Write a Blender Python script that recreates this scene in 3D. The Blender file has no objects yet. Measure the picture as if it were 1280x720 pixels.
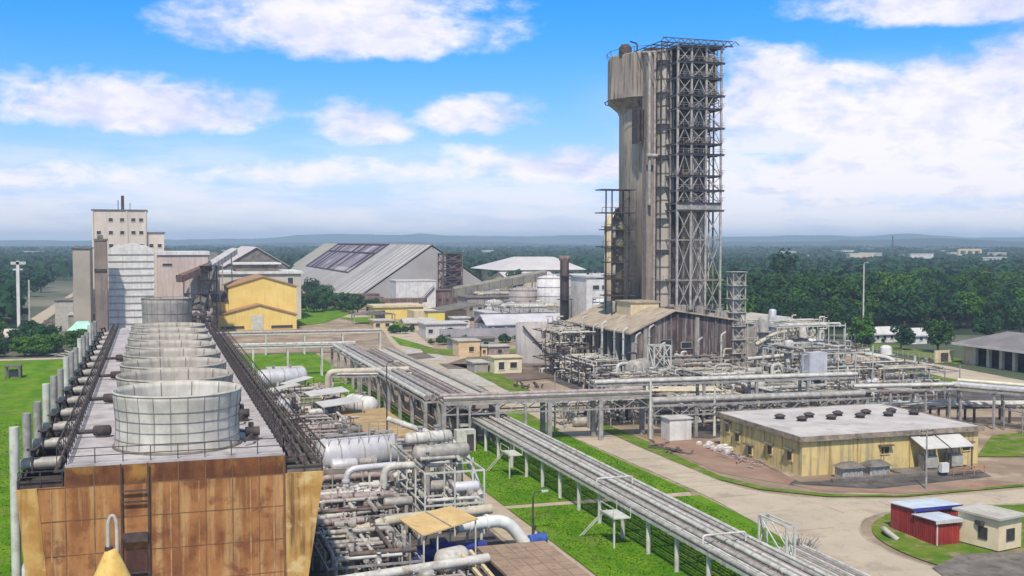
import bpy, math, random
from mathutils import Vector, Matrix, noise
R_ = math.radians
SC = bpy.context.scene
COL = SC.collection
# ---------------------------------------------------------------- camera, sky, sun, exposure
CAM_H = 30.0; YAW = R_(17.8); PITCH = math.atan(59/1400)
cd = bpy.data.cameras.new("camera"); cam = bpy.data.objects.new("camera", cd); COL.objects.link(cam)
cd.sensor_width = 36; cd.lens = 36*1400/1280; cd.clip_start = 0.5; cd.clip_end = 40000
cam.location = (0, 0, CAM_H); cam.rotation_euler = (R_(90)-PITCH, 0, -YAW)
SC.camera = cam
SUN_EL = R_(54); SUN_AZ = R_(204)       # azimuth clockwise from +Y (behind the camera, to the left)
w = bpy.data.worlds.new("World"); SC.world = w; w.use_nodes = True
def build_sky():
    nt = w.node_tree; N = nt.nodes; L = nt.links; N.clear()
    out = N.new('ShaderNodeOutputWorld'); bg = N.new('ShaderNodeBackground'); bg.inputs[1].default_value = 0.108
    L.new(bg.outputs[0], out.inputs[0])
    sky = N.new('ShaderNodeTexSky'); sky.sky_type = 'NISHITA'; sky.sun_disc = False
    sky.sun_elevation = SUN_EL; sky.sun_rotation = SUN_AZ; sky.altitude = 50; sky.air_density = 1.0; sky.dust_density = 0.4; sky.ozone_density = 3
    tc = N.new('ShaderNodeTexCoord')
    def M(op, a, b=None, c=None, clamp=False):
        n = N.new('ShaderNodeMath'); n.operation = op; n.use_clamp = clamp
        for i, v in enumerate((a, b, c)):
            if v is None: continue
            if isinstance(v, (int, float)): n.inputs[i].default_value = v
            else: L.new(v, n.inputs[i])
        return n.outputs[0]
    sep = N.new('ShaderNodeSeparateXYZ'); L.new(tc.outputs['Generated'], sep.inputs[0])
    x, y, z = sep.outputs
    az = M('ARCTAN2', x, y)
    el = M('ARCSINE', z)
    comb = N.new('ShaderNodeCombineXYZ'); L.new(az, comb.inputs[0]); L.new(M('MULTIPLY', el, 1.9), comb.inputs[1])
    def nz(scale, detail, rough, dist=0.0, off=0):
        n = N.new('ShaderNodeTexNoise'); n.inputs['Scale'].default_value = scale; n.inputs['Detail'].default_value = detail
        n.inputs['Roughness'].default_value = rough; n.inputs['Distortion'].default_value = dist
        mp = N.new('ShaderNodeMapping'); mp.inputs['Location'].default_value = (off, off*.7, off*.3)
        L.new(comb.outputs[0], mp.inputs[0]); L.new(mp.outputs[0], n.inputs['Vector']); return n.outputs[0]
    n1 = nz(9, 9, 0.62, 0.3); n2 = nz(30, 6, 0.6, 0.2, 4); n3 = nz(5, 6, 0.55, 0.0, 9)
    def ramp(v, a, b):
        n = N.new('ShaderNodeMapRange'); n.interpolation_type = 'SMOOTHSTEP'; L.new(v, n.inputs[0])
        n.inputs[1].default_value = a; n.inputs[2].default_value = b; return n.outputs[0]
    wob = M('MULTIPLY', M('SUBTRACT', n1, 0.5), 4.2)
    wob = M('ADD', wob, M('MULTIPLY', M('SUBTRACT', n2, 0.5), 1.7))
    # clouds: azimuth, elevation, half width, half height (degrees), strength
    clouds = [(9.8, 10.6, 8.6, 2.3, 1.0), (13.5, 11.9, 5, 2.0, .8), (4.8,10.8,4,1.4,.6), (-0.8, 6.3, 7.2, 1.7, 1.0), (-2.5, 7.1, 3.5, 1.0, .6), (3.5,5.9,4,1.0,.6), (9.8, 5.6, 3.0, 1.3, .7), (16.2, 6.2, 3.2, 1.2, .8),
              (-8, 12.6, 3, .7, .5), (39, 11.3, 7.5, 1.8, 1.1), (42, 12.6, 10, 1.6, .9), (33.0, 12.8, 5, 1.0, .8), (31.5, 6.6, 5.5, 2.8, 1.0), (39, 5.4, 9, 3.2, 1.0), (44.5, 7.6, 5, 2.2, 1.0), (36, 3, 12, 2.0, .9), (19, 3.6, 6, 1.2, .7), (9, 3.4, 7, 1.0, .65), (-3, 3.0, 6, .8, .5),
              (58, 9, 8, 3, 1), (-25, 9, 9, 3, 1), (75, 14, 9, 4, 1), (5, 26, 14, 5, 1), (40, 32, 16, 6, 1), (-50, 22, 14, 6, 1), (120, 20, 20, 6, 1), (180, 25, 20, 8, 1), (-120, 18, 20, 6, 1)]  # out of view; overhead clouds added to neutralise the ambient light
    acc = None
    for (a, e, sa, se, st) in clouds:
        da = M('MULTIPLY', M('SUBTRACT', az, R_(a)), 1/R_(sa)); de0 = M('SUBTRACT', el, R_(e))
        # flatter underside: the lower half falls off faster
        de = M('MAXIMUM', M('MULTIPLY', de0, 1/R_(se)), M('MULTIPLY', de0, -1.5/R_(se)))
        r2 = M('ADD', M('MULTIPLY', da, da), M('MULTIPLY', de, de))
        v = M('MULTIPLY', M('SUBTRACT', 1.0, r2), 1.3*st)
        acc = v if acc is None else M('MAXIMUM', acc, v)
    dens = M('ADD', M('MAXIMUM', acc, -2.0), wob)
    cl = ramp(dens, -0.45, 1.0)
    # broken low stratus towards the horizon
    comb2 = N.new('ShaderNodeCombineXYZ'); L.new(M('MULTIPLY', az, 1.6), comb2.inputs[0]); L.new(M('MULTIPLY', el, 9), comb2.inputs[1])
    ns = N.new('ShaderNodeTexNoise'); ns.inputs['Scale'].default_value = 4.2; ns.inputs['Detail'].default_value = 8; ns.inputs['Roughness'].default_value = .6
    L.new(comb2.outputs[0], ns.inputs['Vector'])
    band = M('MULTIPLY', ramp(el, R_(6.0), R_(2.2)), ramp(ns.outputs[0], .36, .58))
    right = M('MULTIPLY', ramp(az, R_(20), R_(27)), M('MULTIPLY', ramp(el, R_(9.5), R_(5.5)), ramp(ns.outputs[0], .32, .55)))
    band = M('MAXIMUM', M('MULTIPLY', band, .68), M('MULTIPLY', right, .8))
    cov = M('MAXIMUM', cl, band, clamp=True)
    # sky blue: the Nishita sky, made bluer as in the photograph
    blue = N.new('ShaderNodeMix'); blue.data_type = 'RGBA'; blue.blend_type = 'MULTIPLY'; blue.inputs[0].default_value = 1
    L.new(sky.outputs[0], blue.inputs[6])
    cr = N.new('ShaderNodeValToRGB'); cr.color_ramp.elements[0].position = 0.0; cr.color_ramp.elements[0].color = (*SKY_LOW, 1)
    cr.color_ramp.elements[1].position = 1.0; cr.color_ramp.elements[1].color = (*SKY_HIGH, 1)
    e3 = cr.color_ramp.elements.new(.5); e3.color = (*SKY_HIGH, 1); cr.color_ramp.elements[2].color = (1.5, 1.45, 1.1, 1)  # last stop whitens the unseen overhead sky, added for neutral ambient light
    L.new(M('ADD', M('MULTIPLY', ramp(el, R_(0), R_(13)), .5), M('MULTIPLY', ramp(el, R_(17), R_(32)), .5)), cr.inputs[0]); L.new(cr.outputs[0], blue.inputs[7])
    shade = M('ADD', M('MULTIPLY', ramp(n3, .38, .6), .55), M('MULTIPLY', ramp(n2, .35, .62), .45))
    shade = M('ADD', shade, M('MULTIPLY', ramp(el, R_(6.5), R_(1.5)), M('MULTIPLY', ramp(ns.outputs[0], .35, .6), 1.0)), clamp=True)
    cc = N.new('ShaderNodeMix'); cc.data_type = 'RGBA'; L.new(shade, cc.inputs[0])
    cc.inputs[6].default_value = (5.0, 5.4, 7.7, 1); cc.inputs[7].default_value = (8.4, 8.0, 8.3, 1)
    mx = N.new('ShaderNodeMix'); mx.data_type = 'RGBA'; L.new(M('MULTIPLY', cov, .95), mx.inputs[0]); L.new(blue.outputs[2], mx.inputs[6]); L.new(cc.outputs[2], mx.inputs[7])
    L.new(mx.outputs[2], bg.inputs[0])
SKY_LOW = (.85, .90, 1.35); SKY_HIGH = (.15, .78, 1.35)
build_sky()
sd = bpy.data.lights.new("sun", 'SUN'); sun = bpy.data.objects.new("sun", sd); COL.objects.link(sun)
sd.energy = 3.7; sd.angle = R_(1.5); sd.color = (1.0, .91, .79)
sdir = Vector((math.sin(SUN_AZ)*math.cos(SUN_EL), math.cos(SUN_AZ)*math.cos(SUN_EL), math.sin(SUN_EL)))
sun.rotation_euler = sdir.to_track_quat('Z', 'Y').to_euler(); sun.location = sdir*300
SC.view_settings.view_transform = 'Standard'; SC.view_settings.look = 'None'; SC.view_settings.gamma = 1; SC.view_settings.exposure = 0.27
SC.view_settings.use_curve_mapping = False
SC.cycles.volume_bounces = 0; SC.cycles.max_bounces = 5; SC.cycles.diffuse_bounces = 3

# ---------------------------------------------------------------- materials
MATS = {}
def srgb(r, g, b): return tuple((c/255/12.92 if c <= 10 else ((c/255+.055)/1.055)**2.4) for c in (r, g, b))
def mat(name, col, col2=None, scale=.6, rough=.8, metal=0.0, streak=None, streak_amt=.6, stretch=(1, 1, 1), lo=.35, hi=.65, bump=0.0, spots=None, spot_scale=1.2, spot_amt=.6, spec=.3, cracks=None):
    """noise-mixed colours with optional vertical weather streaks and patches of dirt, in world coordinates"""
    if name in MATS: return MATS[name]
    m = bpy.data.materials.new(name); m.use_nodes = True; nt = m.node_tree; N = nt.nodes; L = nt.links
    b = N['Principled BSDF']; b.inputs['Roughness'].default_value = rough; b.inputs['Metallic'].default_value = metal
    b.inputs['Specular IOR Level'].default_value = spec
    geo = N.new('ShaderNodeNewGeometry')
    def noise_(sc, st, det=6, off=0):
        mp = N.new('ShaderNodeMapping'); mp.inputs['Scale'].default_value = st; mp.inputs['Location'].default_value = (off, off, off)
        L.new(geo.outputs['Position'], mp.inputs[0])
        n = N.new('ShaderNodeTexNoise'); n.inputs['Scale'].default_value = sc; n.inputs['Detail'].default_value = det; n.inputs['Roughness'].default_value = .62
        L.new(mp.outputs[0], n.inputs['Vector']); return n.outputs[0]
    def rng(v, a, b_, mul=1.0):
        n = N.new('ShaderNodeMapRange'); n.interpolation_type = 'SMOOTHSTEP'; L.new(v, n.inputs[0]); n.inputs[1].default_value = a; n.inputs[2].default_value = b_; n.inputs[4].default_value = mul; return n.outputs[0]
    def mix(f, a, c):
        n = N.new('ShaderNodeMix'); n.data_type = 'RGBA'
        L.new(f, n.inputs[0])
        for i, v in ((6, a), (7, c)):
            if isinstance(v, tuple): n.inputs[i].default_value = (*v, 1)
            else: L.new(v, n.inputs[i])
        return n.outputs[2]
    col2 = col2 or tuple(c*.72 for c in col)
    n0 = noise_(scale, stretch)
    c = mix(rng(n0, lo, hi), col, col2)
    if streak: c = mix(rng(noise_(1.6, (1, 1, .07), 7, 13), .47, .68, streak_amt), c, streak)
    if spots: c = mix(rng(noise_(spot_scale, (1, 1, 1), 7, 31), .52, .66, spot_amt), c, spots)
    if cracks:
        vo = N.new('ShaderNodeTexVoronoi'); vo.feature = 'DISTANCE_TO_EDGE'; vo.inputs['Scale'].default_value = .3
        ad = N.new('ShaderNodeVectorMath'); ad.operation = 'ADD'; nn = N.new('ShaderNodeTexNoise'); nn.inputs['Scale'].default_value = .7; nn.inputs['Detail'].default_value = 5
        L.new(geo.outputs['Position'], nn.inputs['Vector']); L.new(geo.outputs['Position'], ad.inputs[0]); sc_ = N.new('ShaderNodeVectorMath'); sc_.operation = 'SCALE'; sc_.inputs['Scale'].default_value = 3.2
        L.new(nn.outputs['Color'], sc_.inputs[0]); L.new(sc_.outputs[0], ad.inputs[1]); L.new(ad.outputs[0], vo.inputs['Vector'])
        c = mix(rng(vo.outputs['Distance'], .016, .003, .4), c, cracks)
    L.new(c, b.inputs['Base Color'])
    if bump:
        bp = N.new('ShaderNodeBump'); bp.inputs['Strength'].default_value = bump; bp.inputs['Distance'].default_value = .3
        L.new(noise_(scale*6, (1, 1, 1), 4, 5), bp.inputs['Height']); L.new(bp.outputs[0], b.inputs['Normal'])
    MATS[name] = m; return m
# ---------------------------------------------------------------- mesh builder
class MB:
    def __init__(s): s.v = []; s.f = []; s.sm = []
    def add(s, vs, fs, smooth=False):
        o = len(s.v); s.v += [tuple(v) for v in vs]; s.f += [tuple(i+o for i in f) for f in fs]; s.sm += [smooth]*len(fs); return s
    def box(s, x0, x1, y0, y1, z0, z1):
        return s.add([(x0, y0, z0), (x1, y0, z0), (x1, y1, z0), (x0, y1, z0), (x0, y0, z1), (x1, y0, z1), (x1, y1, z1), (x0, y1, z1)],
                     [(0, 3, 2, 1), (4, 5, 6, 7), (0, 1, 5, 4), (1, 2, 6, 5), (2, 3, 7, 6), (3, 0, 4, 7)])
    def bar(s, p, q, a=.1, b=None):
        b = b or a; p = Vector(p); q = Vector(q); d = (q-p)
        if d.length < 1e-5: return s
        d.normalize(); up = Vector((0, 0, 1)) if abs(d.z) < .95 else Vector((0, 1, 0))
        r = d.cross(up).normalized()*a/2; u = r.cross(d).normalized()*b/2
        vs = [c+k for c in (p, q) for k in (-r-u, r-u, r+u, -r+u)]
        return s.add(vs, [(0, 1, 2, 3)[::-1], (4, 5, 6, 7), (0, 1, 5, 4), (1, 2, 6, 5), (2, 3, 7, 6), (3, 0, 4, 7)])
    def tube(s, pts, r, seg=8, caps=True, bend=0.0):
        pts = [Vector(p) for p in pts]
        if bend > 0 and len(pts) > 2:
            o = [pts[0]]
            for i in range(1, len(pts)-1):
                a, b, c = pts[i-1], pts[i], pts[i+1]; k = min(bend, (a-b).length*.45, (c-b).length*.45)
                p0 = b+(a-b).normalized()*k; p1 = b+(c-b).normalized()*k
                for t in (0, .25, .5, .75, 1): o.append((1-t)**2*p0+2*t*(1-t)*b+t*t*p1)
            o.append(pts[-1]); pts = o
        rs = r if isinstance(r, (list, tuple)) else [r]*len(pts)
        vs = []; n = len(pts); prev = None
        for i, p in enumerate(pts):
            d = (pts[min(i+1, n-1)]-pts[max(i-1, 0)])
            d = d.normalized() if d.length > 1e-6 else Vector((0, 0, 1))
            if prev is None: u = d.orthogonal().normalized()
            else:
                u = prev-d*prev.dot(d); u = u.normalized() if u.length > 1e-5 else d.orthogonal().normalized()
            prev = u; wv = d.cross(u)
            for k in range(seg):
                a = 2*math.pi*k/seg; vs.append(p+(u*math.cos(a)+wv*math.sin(a))*rs[i])
        fs = [(i*seg+k, i*seg+(k+1) % seg, (i+1)*seg+(k+1) % seg, (i+1)*seg+k) for i in range(n-1) for k in range(seg)]
        s.add(vs, fs, seg > 6)
        if caps: s.add(vs[:seg], [tuple(range(seg))[::-1]]); s.add(vs[-seg:], [tuple(range(seg))])
        return s
    def cyl(s, x, y, z0, z1, r0, r1=None, seg=20): return s.tube([(x, y, z0), (x, y, z1)], [r0, r0 if r1 is None else r1], seg)
    def lathe(s, cx, cy, prof, seg=28, smooth=True):
        vs = [(cx+r*math.cos(2*math.pi*k/seg), cy+r*math.sin(2*math.pi*k/seg), z) for r, z in prof for k in range(seg)]
        fs = [(i*seg+k, i*seg+(k+1) % seg, (i+1)*seg+(k+1) % seg, (i+1)*seg+k) for i in range(len(prof)-1) for k in range(seg)]
        return s.add(vs, fs, smooth)
    def capsule(s, p, q, r, seg=18, dome=.45):
        p = Vector(p); q = Vector(q); d = (q-p).normalized(); L_ = [-1, -.92, -.7, -.35, 0]; pts = []; rs = []
        for t in L_: pts.append(p+d*(r*dome*(t))); rs.append(max(.02, r*math.sqrt(max(0, 1-t*t))))
        for t in L_[::-1]: pts.append(q-d*(r*dome*t)); rs.append(max(.02, r*math.sqrt(max(0, 1-t*t))))
        return s.tube(pts, rs, seg)
    def prism(s, poly, z0, z1):
        n = len(poly); vs = [(x, y, z0) for x, y in poly]+[(x, y, z1) for x, y in poly]
        return s.add(vs, [tuple(range(n))[::-1], tuple(range(n, 2*n))]+[(i, (i+1) % n, n+(i+1) % n, n+i) for i in range(n)])
    def xprism(s, prof, x0, x1):      # profile in (y, z) swept along x
        n = len(prof); vs = [(x0, y, z) for y, z in prof]+[(x1, y, z) for y, z in prof]
        return s.add(vs, [tuple(range(n)), tuple(range(n, 2*n))[::-1]]+[(i, n+i, n+(i+1) % n, (i+1) % n) for i in range(n)])
    def yprism(s, prof, y0, y1):      # profile in (x, z) swept along y
        n = len(prof); vs = [(x, y0, z) for x, z in prof]+[(x, y1, z) for x, z in prof]
        return s.add(vs, [tuple(range(n))[::-1], tuple(range(n, 2*n))]+[(i, (i+1) % n, n+(i+1) % n, n+i) for i in range(n)])
    def quad(s, a, b, c, d): return s.add([a, b, c, d], [(0, 1, 2, 3)])
    def build(s, name, m, parent=None, at=None, recalc=True):
        me = bpy.data.meshes.new(name); off = Vector((0, 0, 0)); p = parent
        while p is not None: off += p.location; p = p.parent
        at = Vector(at) if at is not None else Vector((0, 0, 0)); off2 = off+at
        if parent is not None: off2 = off
        me.from_pydata([tuple(Vector(v)-off2) for v in s.v], [], s.f); me.materials.append(m)
        me.polygons.foreach_set('use_smooth', s.sm)
        if recalc and len(s.f) < 60000:
            import bmesh
            bm = bmesh.new(); bm.from_mesh(me); bmesh.ops.recalc_face_normals(bm, faces=bm.faces); bm.to_mesh(me); bm.free()
        o = bpy.data.objects.new(name, me); COL.objects.link(o)
        if parent is not None: o.parent = parent
        else: o.location = at
        return o
def thing(name, label, cat, loc, group=None):
    o = bpy.data.objects.new(name, None); o.empty_display_size = .5; COL.objects.link(o); o.location = loc
    tag(o, label, cat, group); return o
def tag(o, label, cat, group=None, kind=None):
    if label: o['label'] = label
    if cat: o['category'] = cat
    if group: o['group'] = group
    if kind: o['kind'] = kind
    return o
def struct(name, mb, m, label=None, kind='structure'):
    o = mb.build(name, m); o['kind'] = kind
    if label: o['label'] = label
    return o
def dup(root, loc, rz=None, label=None, scale=None, group=None):
    r = root.copy(); COL.objects.link(r); r.location = loc
    if rz is not None: r.rotation_euler = (0, 0, rz)
    if scale is not None: r.scale = (scale,)*3 if isinstance(scale, (int, float)) else scale
    if label: r['label'] = label
    if group: r['group'] = group
    for ch in root.children:
        c = ch.copy(); COL.objects.link(c); c.parent = r
        for g in ch.children:
            d = g.copy(); COL.objects.link(d); d.parent = c
    return r
# a pixel of the 1280 x 720 photograph -> point in the plant, at height z or at distance Y
_F = Vector((math.sin(YAW)*math.cos(PITCH), math.cos(YAW)*math.cos(PITCH), -math.sin(PITCH))); _R = Vector((math.cos(YAW), -math.sin(YAW), 0)); _U = _R.cross(_F)
def G(u, v, z=0.0):
    d = _F+_R*((u-640)/1400)+_U*((360-v)/1400); t = (z-CAM_H)/d.z; return (d.x*t, d.y*t, z)
def PY(u, v, Y):
    d = _F+_R*((u-640)/1400)+_U*((360-v)/1400); t = Y/d.y; return (d.x*t, Y, CAM_H+d.z*t)
def gpoly(*a): return [G(u, v)[:2] for u, v in a]

# palette (real-world base colours)
PIPE = mat('lagged pipe', (.46, .435, .405), (.31, .285, .255), 1.2, .55, .1, streak=(.2, .17, .14), streak_amt=.35, spots=(.24, .2, .17), spot_amt=.5)
PIPE_W = mat('white painted pipe', (.60, .58, .54), (.43, .41, .37), .9, .5, 0, spots=(.26, .19, .14), spot_amt=.6)
PIPE_D = mat('dark rusty pipe', (.16, .13, .12), (.08, .065, .06), 1.4, .7, .1, spots=(.25, .12, .07), spot_amt=.6)
PIPE_R = mat('dull pinkish pipe', (.42, .34, .33), (.28, .22, .21), 1.3, .6, .05, spots=(.18, .12, .1))
STEEL = mat('galvanised structural steel', (.40, .385, .37), (.27, .25, .24), 1.1, .6, .15, spots=(.22, .16, .12), spot_amt=.5)
STEEL_L = mat('pale painted steel', (.60, .60, .55), (.46, .46, .41), .8, .55, 0, spots=(.3, .24, .18), spot_amt=.4)
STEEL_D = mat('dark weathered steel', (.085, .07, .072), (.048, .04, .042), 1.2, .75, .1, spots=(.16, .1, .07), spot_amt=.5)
CONC = mat('weathered concrete', (.38, .34, .30), (.28, .25, .22), .35, .9, 0, streak=(.14, .12, .11), streak_amt=.55, bump=.25)
CONC_L = mat('pale concrete', (.50, .47, .42), (.40, .37, .33), .3, .9, 0, spots=(.27, .24, .2), spot_amt=.5, bump=.2)
CONC_D = mat('dirty concrete', (.22, .19, .17), (.13, .115, .10), .4, .9, 0, spots=(.07, .06, .055), bump=.3)
GLASS = mat('dark window glass', (.03, .035, .045), (.05, .055, .065), .5, .2, 0, spec=.5)
WHITE = mat('chalky white paint', (.72, .70, .68), (.58, .56, .54), .5, .7, 0, streak=(.38, .33, .3), streak_amt=.4)
SILVER = mat('silver tank cladding', (.62, .62, .66), (.50, .49, .52), .5, .45, .15, streak=(.33, .31, .31), streak_amt=.35)
CREAM = mat('cream plaster', (.68, .56, .36), (.58, .47, .30), .4, .85, 0, streak=(.32, .25, .17), streak_amt=.5, spots=(.40, .33, .22))
YELL = mat('yellow plaster wall', (.68, .53, .22), (.60, .47, .22), .5, .85, 0, streak=(.22, .18, .12), streak_amt=.75, spots=(.36, .32, .2), spot_amt=.6, spot_scale=.7)
YELL2 = mat('bright yellow wall', (.80, .60, .20), (.72, .52, .16), .2, .8, 0, streak=(.5, .33, .1), streak_amt=.3)
RUST = mat('rust brown cladding', (.17, .10, .08), (.10, .065, .06), .5, .85, 0, streak=(.30, .25, .22), streak_amt=.6)
BLUE = mat('deep blue paint', (.03, .04, .25), (.04, .05, .18), 1, .5)
# ---------------------------------------------------------------- ground, lawns, roads
rnd = random.Random(7)
LAND = mat('far country ground', (.07, .09, .05), (.14, .14, .10), .006, .95, 0, spots=(.24, .21, .16), spot_scale=.008, spot_amt=.7)
GRASS = mat('mown green grass', (.075, .18, .008), (.14, .25, .018), .3, .95, 0, spec=.02, stretch=(1, .5, 1), bump=.5, spots=(.20, .19, .06), spot_scale=.22, spot_amt=.5)
GRASS_Y = mat('dry yellowish grass', (.15, .20, .03), (.08, .155, .018), .35, .95, 0, spec=.02, bump=.5, spots=(.27, .215, .13), spot_scale=.5, spot_amt=.9)
BLADE = mat('grass blades', (.08, .20, .01), (.055, .15, .008), .5, .8, 0, spec=.02)
ROAD = mat('dusty concrete road', (.50, .41, .31), (.42, .35, .27), .12, .9, 0, spots=(.27, .21, .16), spot_scale=.22, spot_amt=.5, bump=.15, cracks=(.20, .16, .12))
DIRT = mat('brown dirt yard', (.36, .27, .19), (.22, .16, .115), .08, .95, 0, spots=(.45, .36, .27), spot_scale=.2, spot_amt=.8, bump=.3)
DIRT_R = mat('reddish earth', (.34, .22, .16), (.24, .165, .125), .2, .95, 0, spots=(.30, .12, .075), spot_scale=.22, bump=.3)
DARKG = mat('dark grey brown plant floor', (.12, .105, .095), (.06, .052, .05), .35, .9, 0, spots=(.24, .2, .17), spot_scale=.4, bump=.3)  # dark mottled floor tone, laid mainly under the pipe skids
KERB = mat('weathered kerb', (.45, .42, .30), (.30, .29, .2), .5, .9, 0)
g = MB(); g.add([(-8900, -450, 0), (11900, -450, 0), (11900, 9400, 0), (-8900, 9400, 0)], [(0, 1, 2, 3)]); struct('ground', g, LAND)
def sheet(name, polys, z, m, label=None):
    b = MB()
    for p in polys: b.add([(x, y, z) for x, y in p], [tuple(range(len(p)))])
    o = b.build(name, m, recalc=False); o['kind'] = 'structure'
    if o.data.polygons[0].normal.z < 0: o.data.flip_normals()
    return o
def smooth_line(pts, n=5):
    out = []
    for i in range(len(pts)-1):
        p0 = pts[max(i-1, 0)]; p1 = pts[i]; p2 = pts[i+1]; p3 = pts[min(i+2, len(pts)-1)]
        for k in range(n):
            t = k/n
            out.append(tuple(.5*((2*b)+(-a+c)*t+(2*a-5*b+4*c-d)*t*t+(-a+3*b-3*c+d)*t**3) for a, b, c, d in zip(p0, p1, p2, p3)))
    return out+[tuple(pts[-1])]
def kerb(pts, name='kerb', h=.13, wd=.18):
    b = MB()
    pts = [Vector((x, y, h/2)) for x, y in pts]
    for a, c in zip(pts, pts[1:]):
        if (c-a).length > .05: b.bar(a, c, wd, h)
    return struct(name, b, KERB)
# plant yard: brown dirt everywhere inside the works
sheet('plant_yard', [[(12, 60), (150, 60), (178, 150), (178, 262), (150, 330), (170, 700), (60, 900), (-20, 700), (-20, 305), (-13, 60)]], .02, DIRT)
sheet('pipe_yard', [[(11, 60), (32.8, 60), (33.2, 200), (30, 207), (11, 207)], [(76, 150), (124, 166), (168, 160), (168, 186), (150, 199), (140, 235), (100, 262), (82, 262), (80, 195)]], .04, DARKG)
sheet('dark_earth', [gpoly((890, 553), (908, 556), (1000, 603), (1225, 588), (1240, 596), (1090, 612), (990, 607), (930, 590), (890, 570))], .05, DARKG)
sheet('red_earth', [gpoly((800, 545), (905, 550), (960, 585), (995, 600), (985, 606), (900, 592), (840, 565)), gpoly((990, 606), (1095, 612), (1235, 600), (1280, 604), (1280, 609), (1130, 617), (1030, 615))], .06, DIRT_R)
roadL = [(60.3, 60), (60.3, 85), (59.7, 93.3), (61.0, 108), (61.6, 122), (60.6, 164), (61.2, 186), (60.0, 205), (62.0, 247), (63.2, 285), (66, 320), (74, 380), (73, 430), (66, 470)]
roadR = [(77, 475), (83, 430), (84, 378), (76, 315), (74.5, 270), (73, 222), (71.5, 195), (69.0, 170), (67.6, 149), (67.3, 135.5), (67.0, 124), (69.2, 116), (74.8, 111.6), (82.5, 109), (99.5, 108.6), (140, 111)]
isl = [(140, 101), (100, 102.5), (92.9, 103.0), (84.6, 104.4), (78, 104.2), (72.6, 102), (69.2, 98), (67.6, 93.6), (67.3, 88), (69, 80), (72, 60)]
RL = smooth_line(roadL); RR = smooth_line(roadR); IS = smooth_line(isl)
# the road as quads strips (main run, and the crossing towards the right)
n = 60
def resample(pts, n):
    ls = [0]
    for a, b in zip(pts, pts[1:]): ls.append(ls[-1]+math.dist(a, b))
    out = []
    for i in range(n+1):
        t = ls[-1]*i/n; k = 0
        while k < len(ls)-2 and ls[k+1] < t: k += 1
        u = (t-ls[k])/max(1e-6, ls[k+1]-ls[k]); out.append(tuple(pts[k][j]*(1-u)+pts[k+1][j]*u for j in (0, 1)))
    return out
main_r = RR[:RR.index(min(RR, key=lambda p: math.dist(p, (67.0, 124))))+1][::-1]
main_l = [p for p in RL if p[1] >= 122]
b = MB(); A = resample(main_l, n); B_ = resample(main_r, n)
for i in range(n): b.add([(*A[i], .09), (*B_[i], .09), (*B_[i+1], .09), (*A[i+1], .09)], [(0, 1, 2, 3)])
low_r = [p for p in RR[RR.index(min(RR, key=lambda p: math.dist(p, (67.0, 124)))):]]
poly = [p for p in RL if p[1] <= 122.5]+low_r+IS
poly2 = [p for i, p in enumerate(poly) if i == 0 or math.dist(p, poly[i-1]) > .05]
b.add([(x, y, .09) for x, y in poly2], [tuple(range(len(poly2)))])
o = b.build('road', ROAD, recalc=False); o['kind'] = 'structure'
for p in o.data.polygons:
    if p.normal.z < 0: p.flip()
kerb([p for p in RL if p[1] < 260]); kerb([p for p in RR if p[1] < 200]); kerb(IS)
# side roads
sheet('road', [gpoly((560, 447), (640, 447), (640, 470), (560, 466)), gpoly((1058, 437), (1110, 446), (1190, 459), (1330, 486), (1330, 500), (1280, 491), (1180, 474), (1100, 455), (1058, 445)), [(-45, 303.5), (-12, 303.5), (-12, 308), (-45, 308)]], .10, ROAD)
sheet('road', [[(-45, 400), (-38.5, 400), (-38.5, 700), (-41, 1000), (-48, 1000), (-44, 700)]], .10, ROAD)
# the footpath beside the lawn, and the one crossing it
PATH = mat('pale concrete path', (.46, .37, .27), (.38, .31, .23), .3, .9, 0, spots=(.3, .26, .2))
sheet('path', [[(33.4, 60), (37.3, 60), (37.3, 128), (38.6, 150), (36.8, 200), (33.2, 236), (31.5, 236), (33.2, 150)], [(37.32, 118.2), (60.0, 117.8), (60.6, 119.6), (37.32, 119.5)]], .10, PATH)
for nm, us in (('bare_slab', ((500, 436, 545, 440, 560, 452, 520, 450), (556, 462, 600, 462, 640, 482, 600, 484), (600, 488, 640, 488, 655, 496, 610, 497))), ):
    sheet(nm, [gpoly(*[(us_[i], us_[i+1]) for i in range(0, 8, 2)]) for us_ in us], .14, CONC_L)
sheet('dark_earth', [gpoly((700, 440), (720, 470), (640, 478), (560, 455), (600, 442)), gpoly((575, 484), (600, 483), (612, 490), (590, 492)), gpoly((505, 444), (530, 441), (545, 448), (520, 450)), gpoly((548, 455), (590, 456), (600, 461), (560, 462))], .16, mat('dark brown bare earth', (.20, .145, .11), (.12, .09, .07), .15, .95, 0, spots=(.32, .25, .18), spot_scale=.2))
sheet('verge', [gpoly((590, 466), (612, 462), (665, 490), (650, 497)), gpoly((520, 430), (560, 440), (600, 442), (570, 446), (530, 442))], .18, GRASS_Y)
pj = MB()
for y in range(66, 200, 6): pj.box(33.5, 37.2, y, y+.06, .1, .106)
struct('path_joint', pj, CONC_D)
LZ = .12
sheet('lawn', [[(37.5, 60), (60.1, 60), (60.1, 84), (59.5, 94), (60.8, 108), (61.0, 117.7), (37.5, 118.1)], [(37.5, 119.6), (60.9, 119.7), (60.4, 150), (60.3, 165), (60.9, 186), (52, 186), (52, 160), (38.9, 160), (37.6, 128)], [(37.2, 162), (41.5, 162), (41.5, 235), (33.4, 235), (36.9, 200)],
      [(13, 209), (30.5, 209), (31, 236), (41, 238), (41, 300), (13, 300)]], LZ, GRASS)
sheet('lawn', [[(-200, -50), (-11.0, -50), (-11.0, 303), (-200, 303)]], .06, GRASS)
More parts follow.
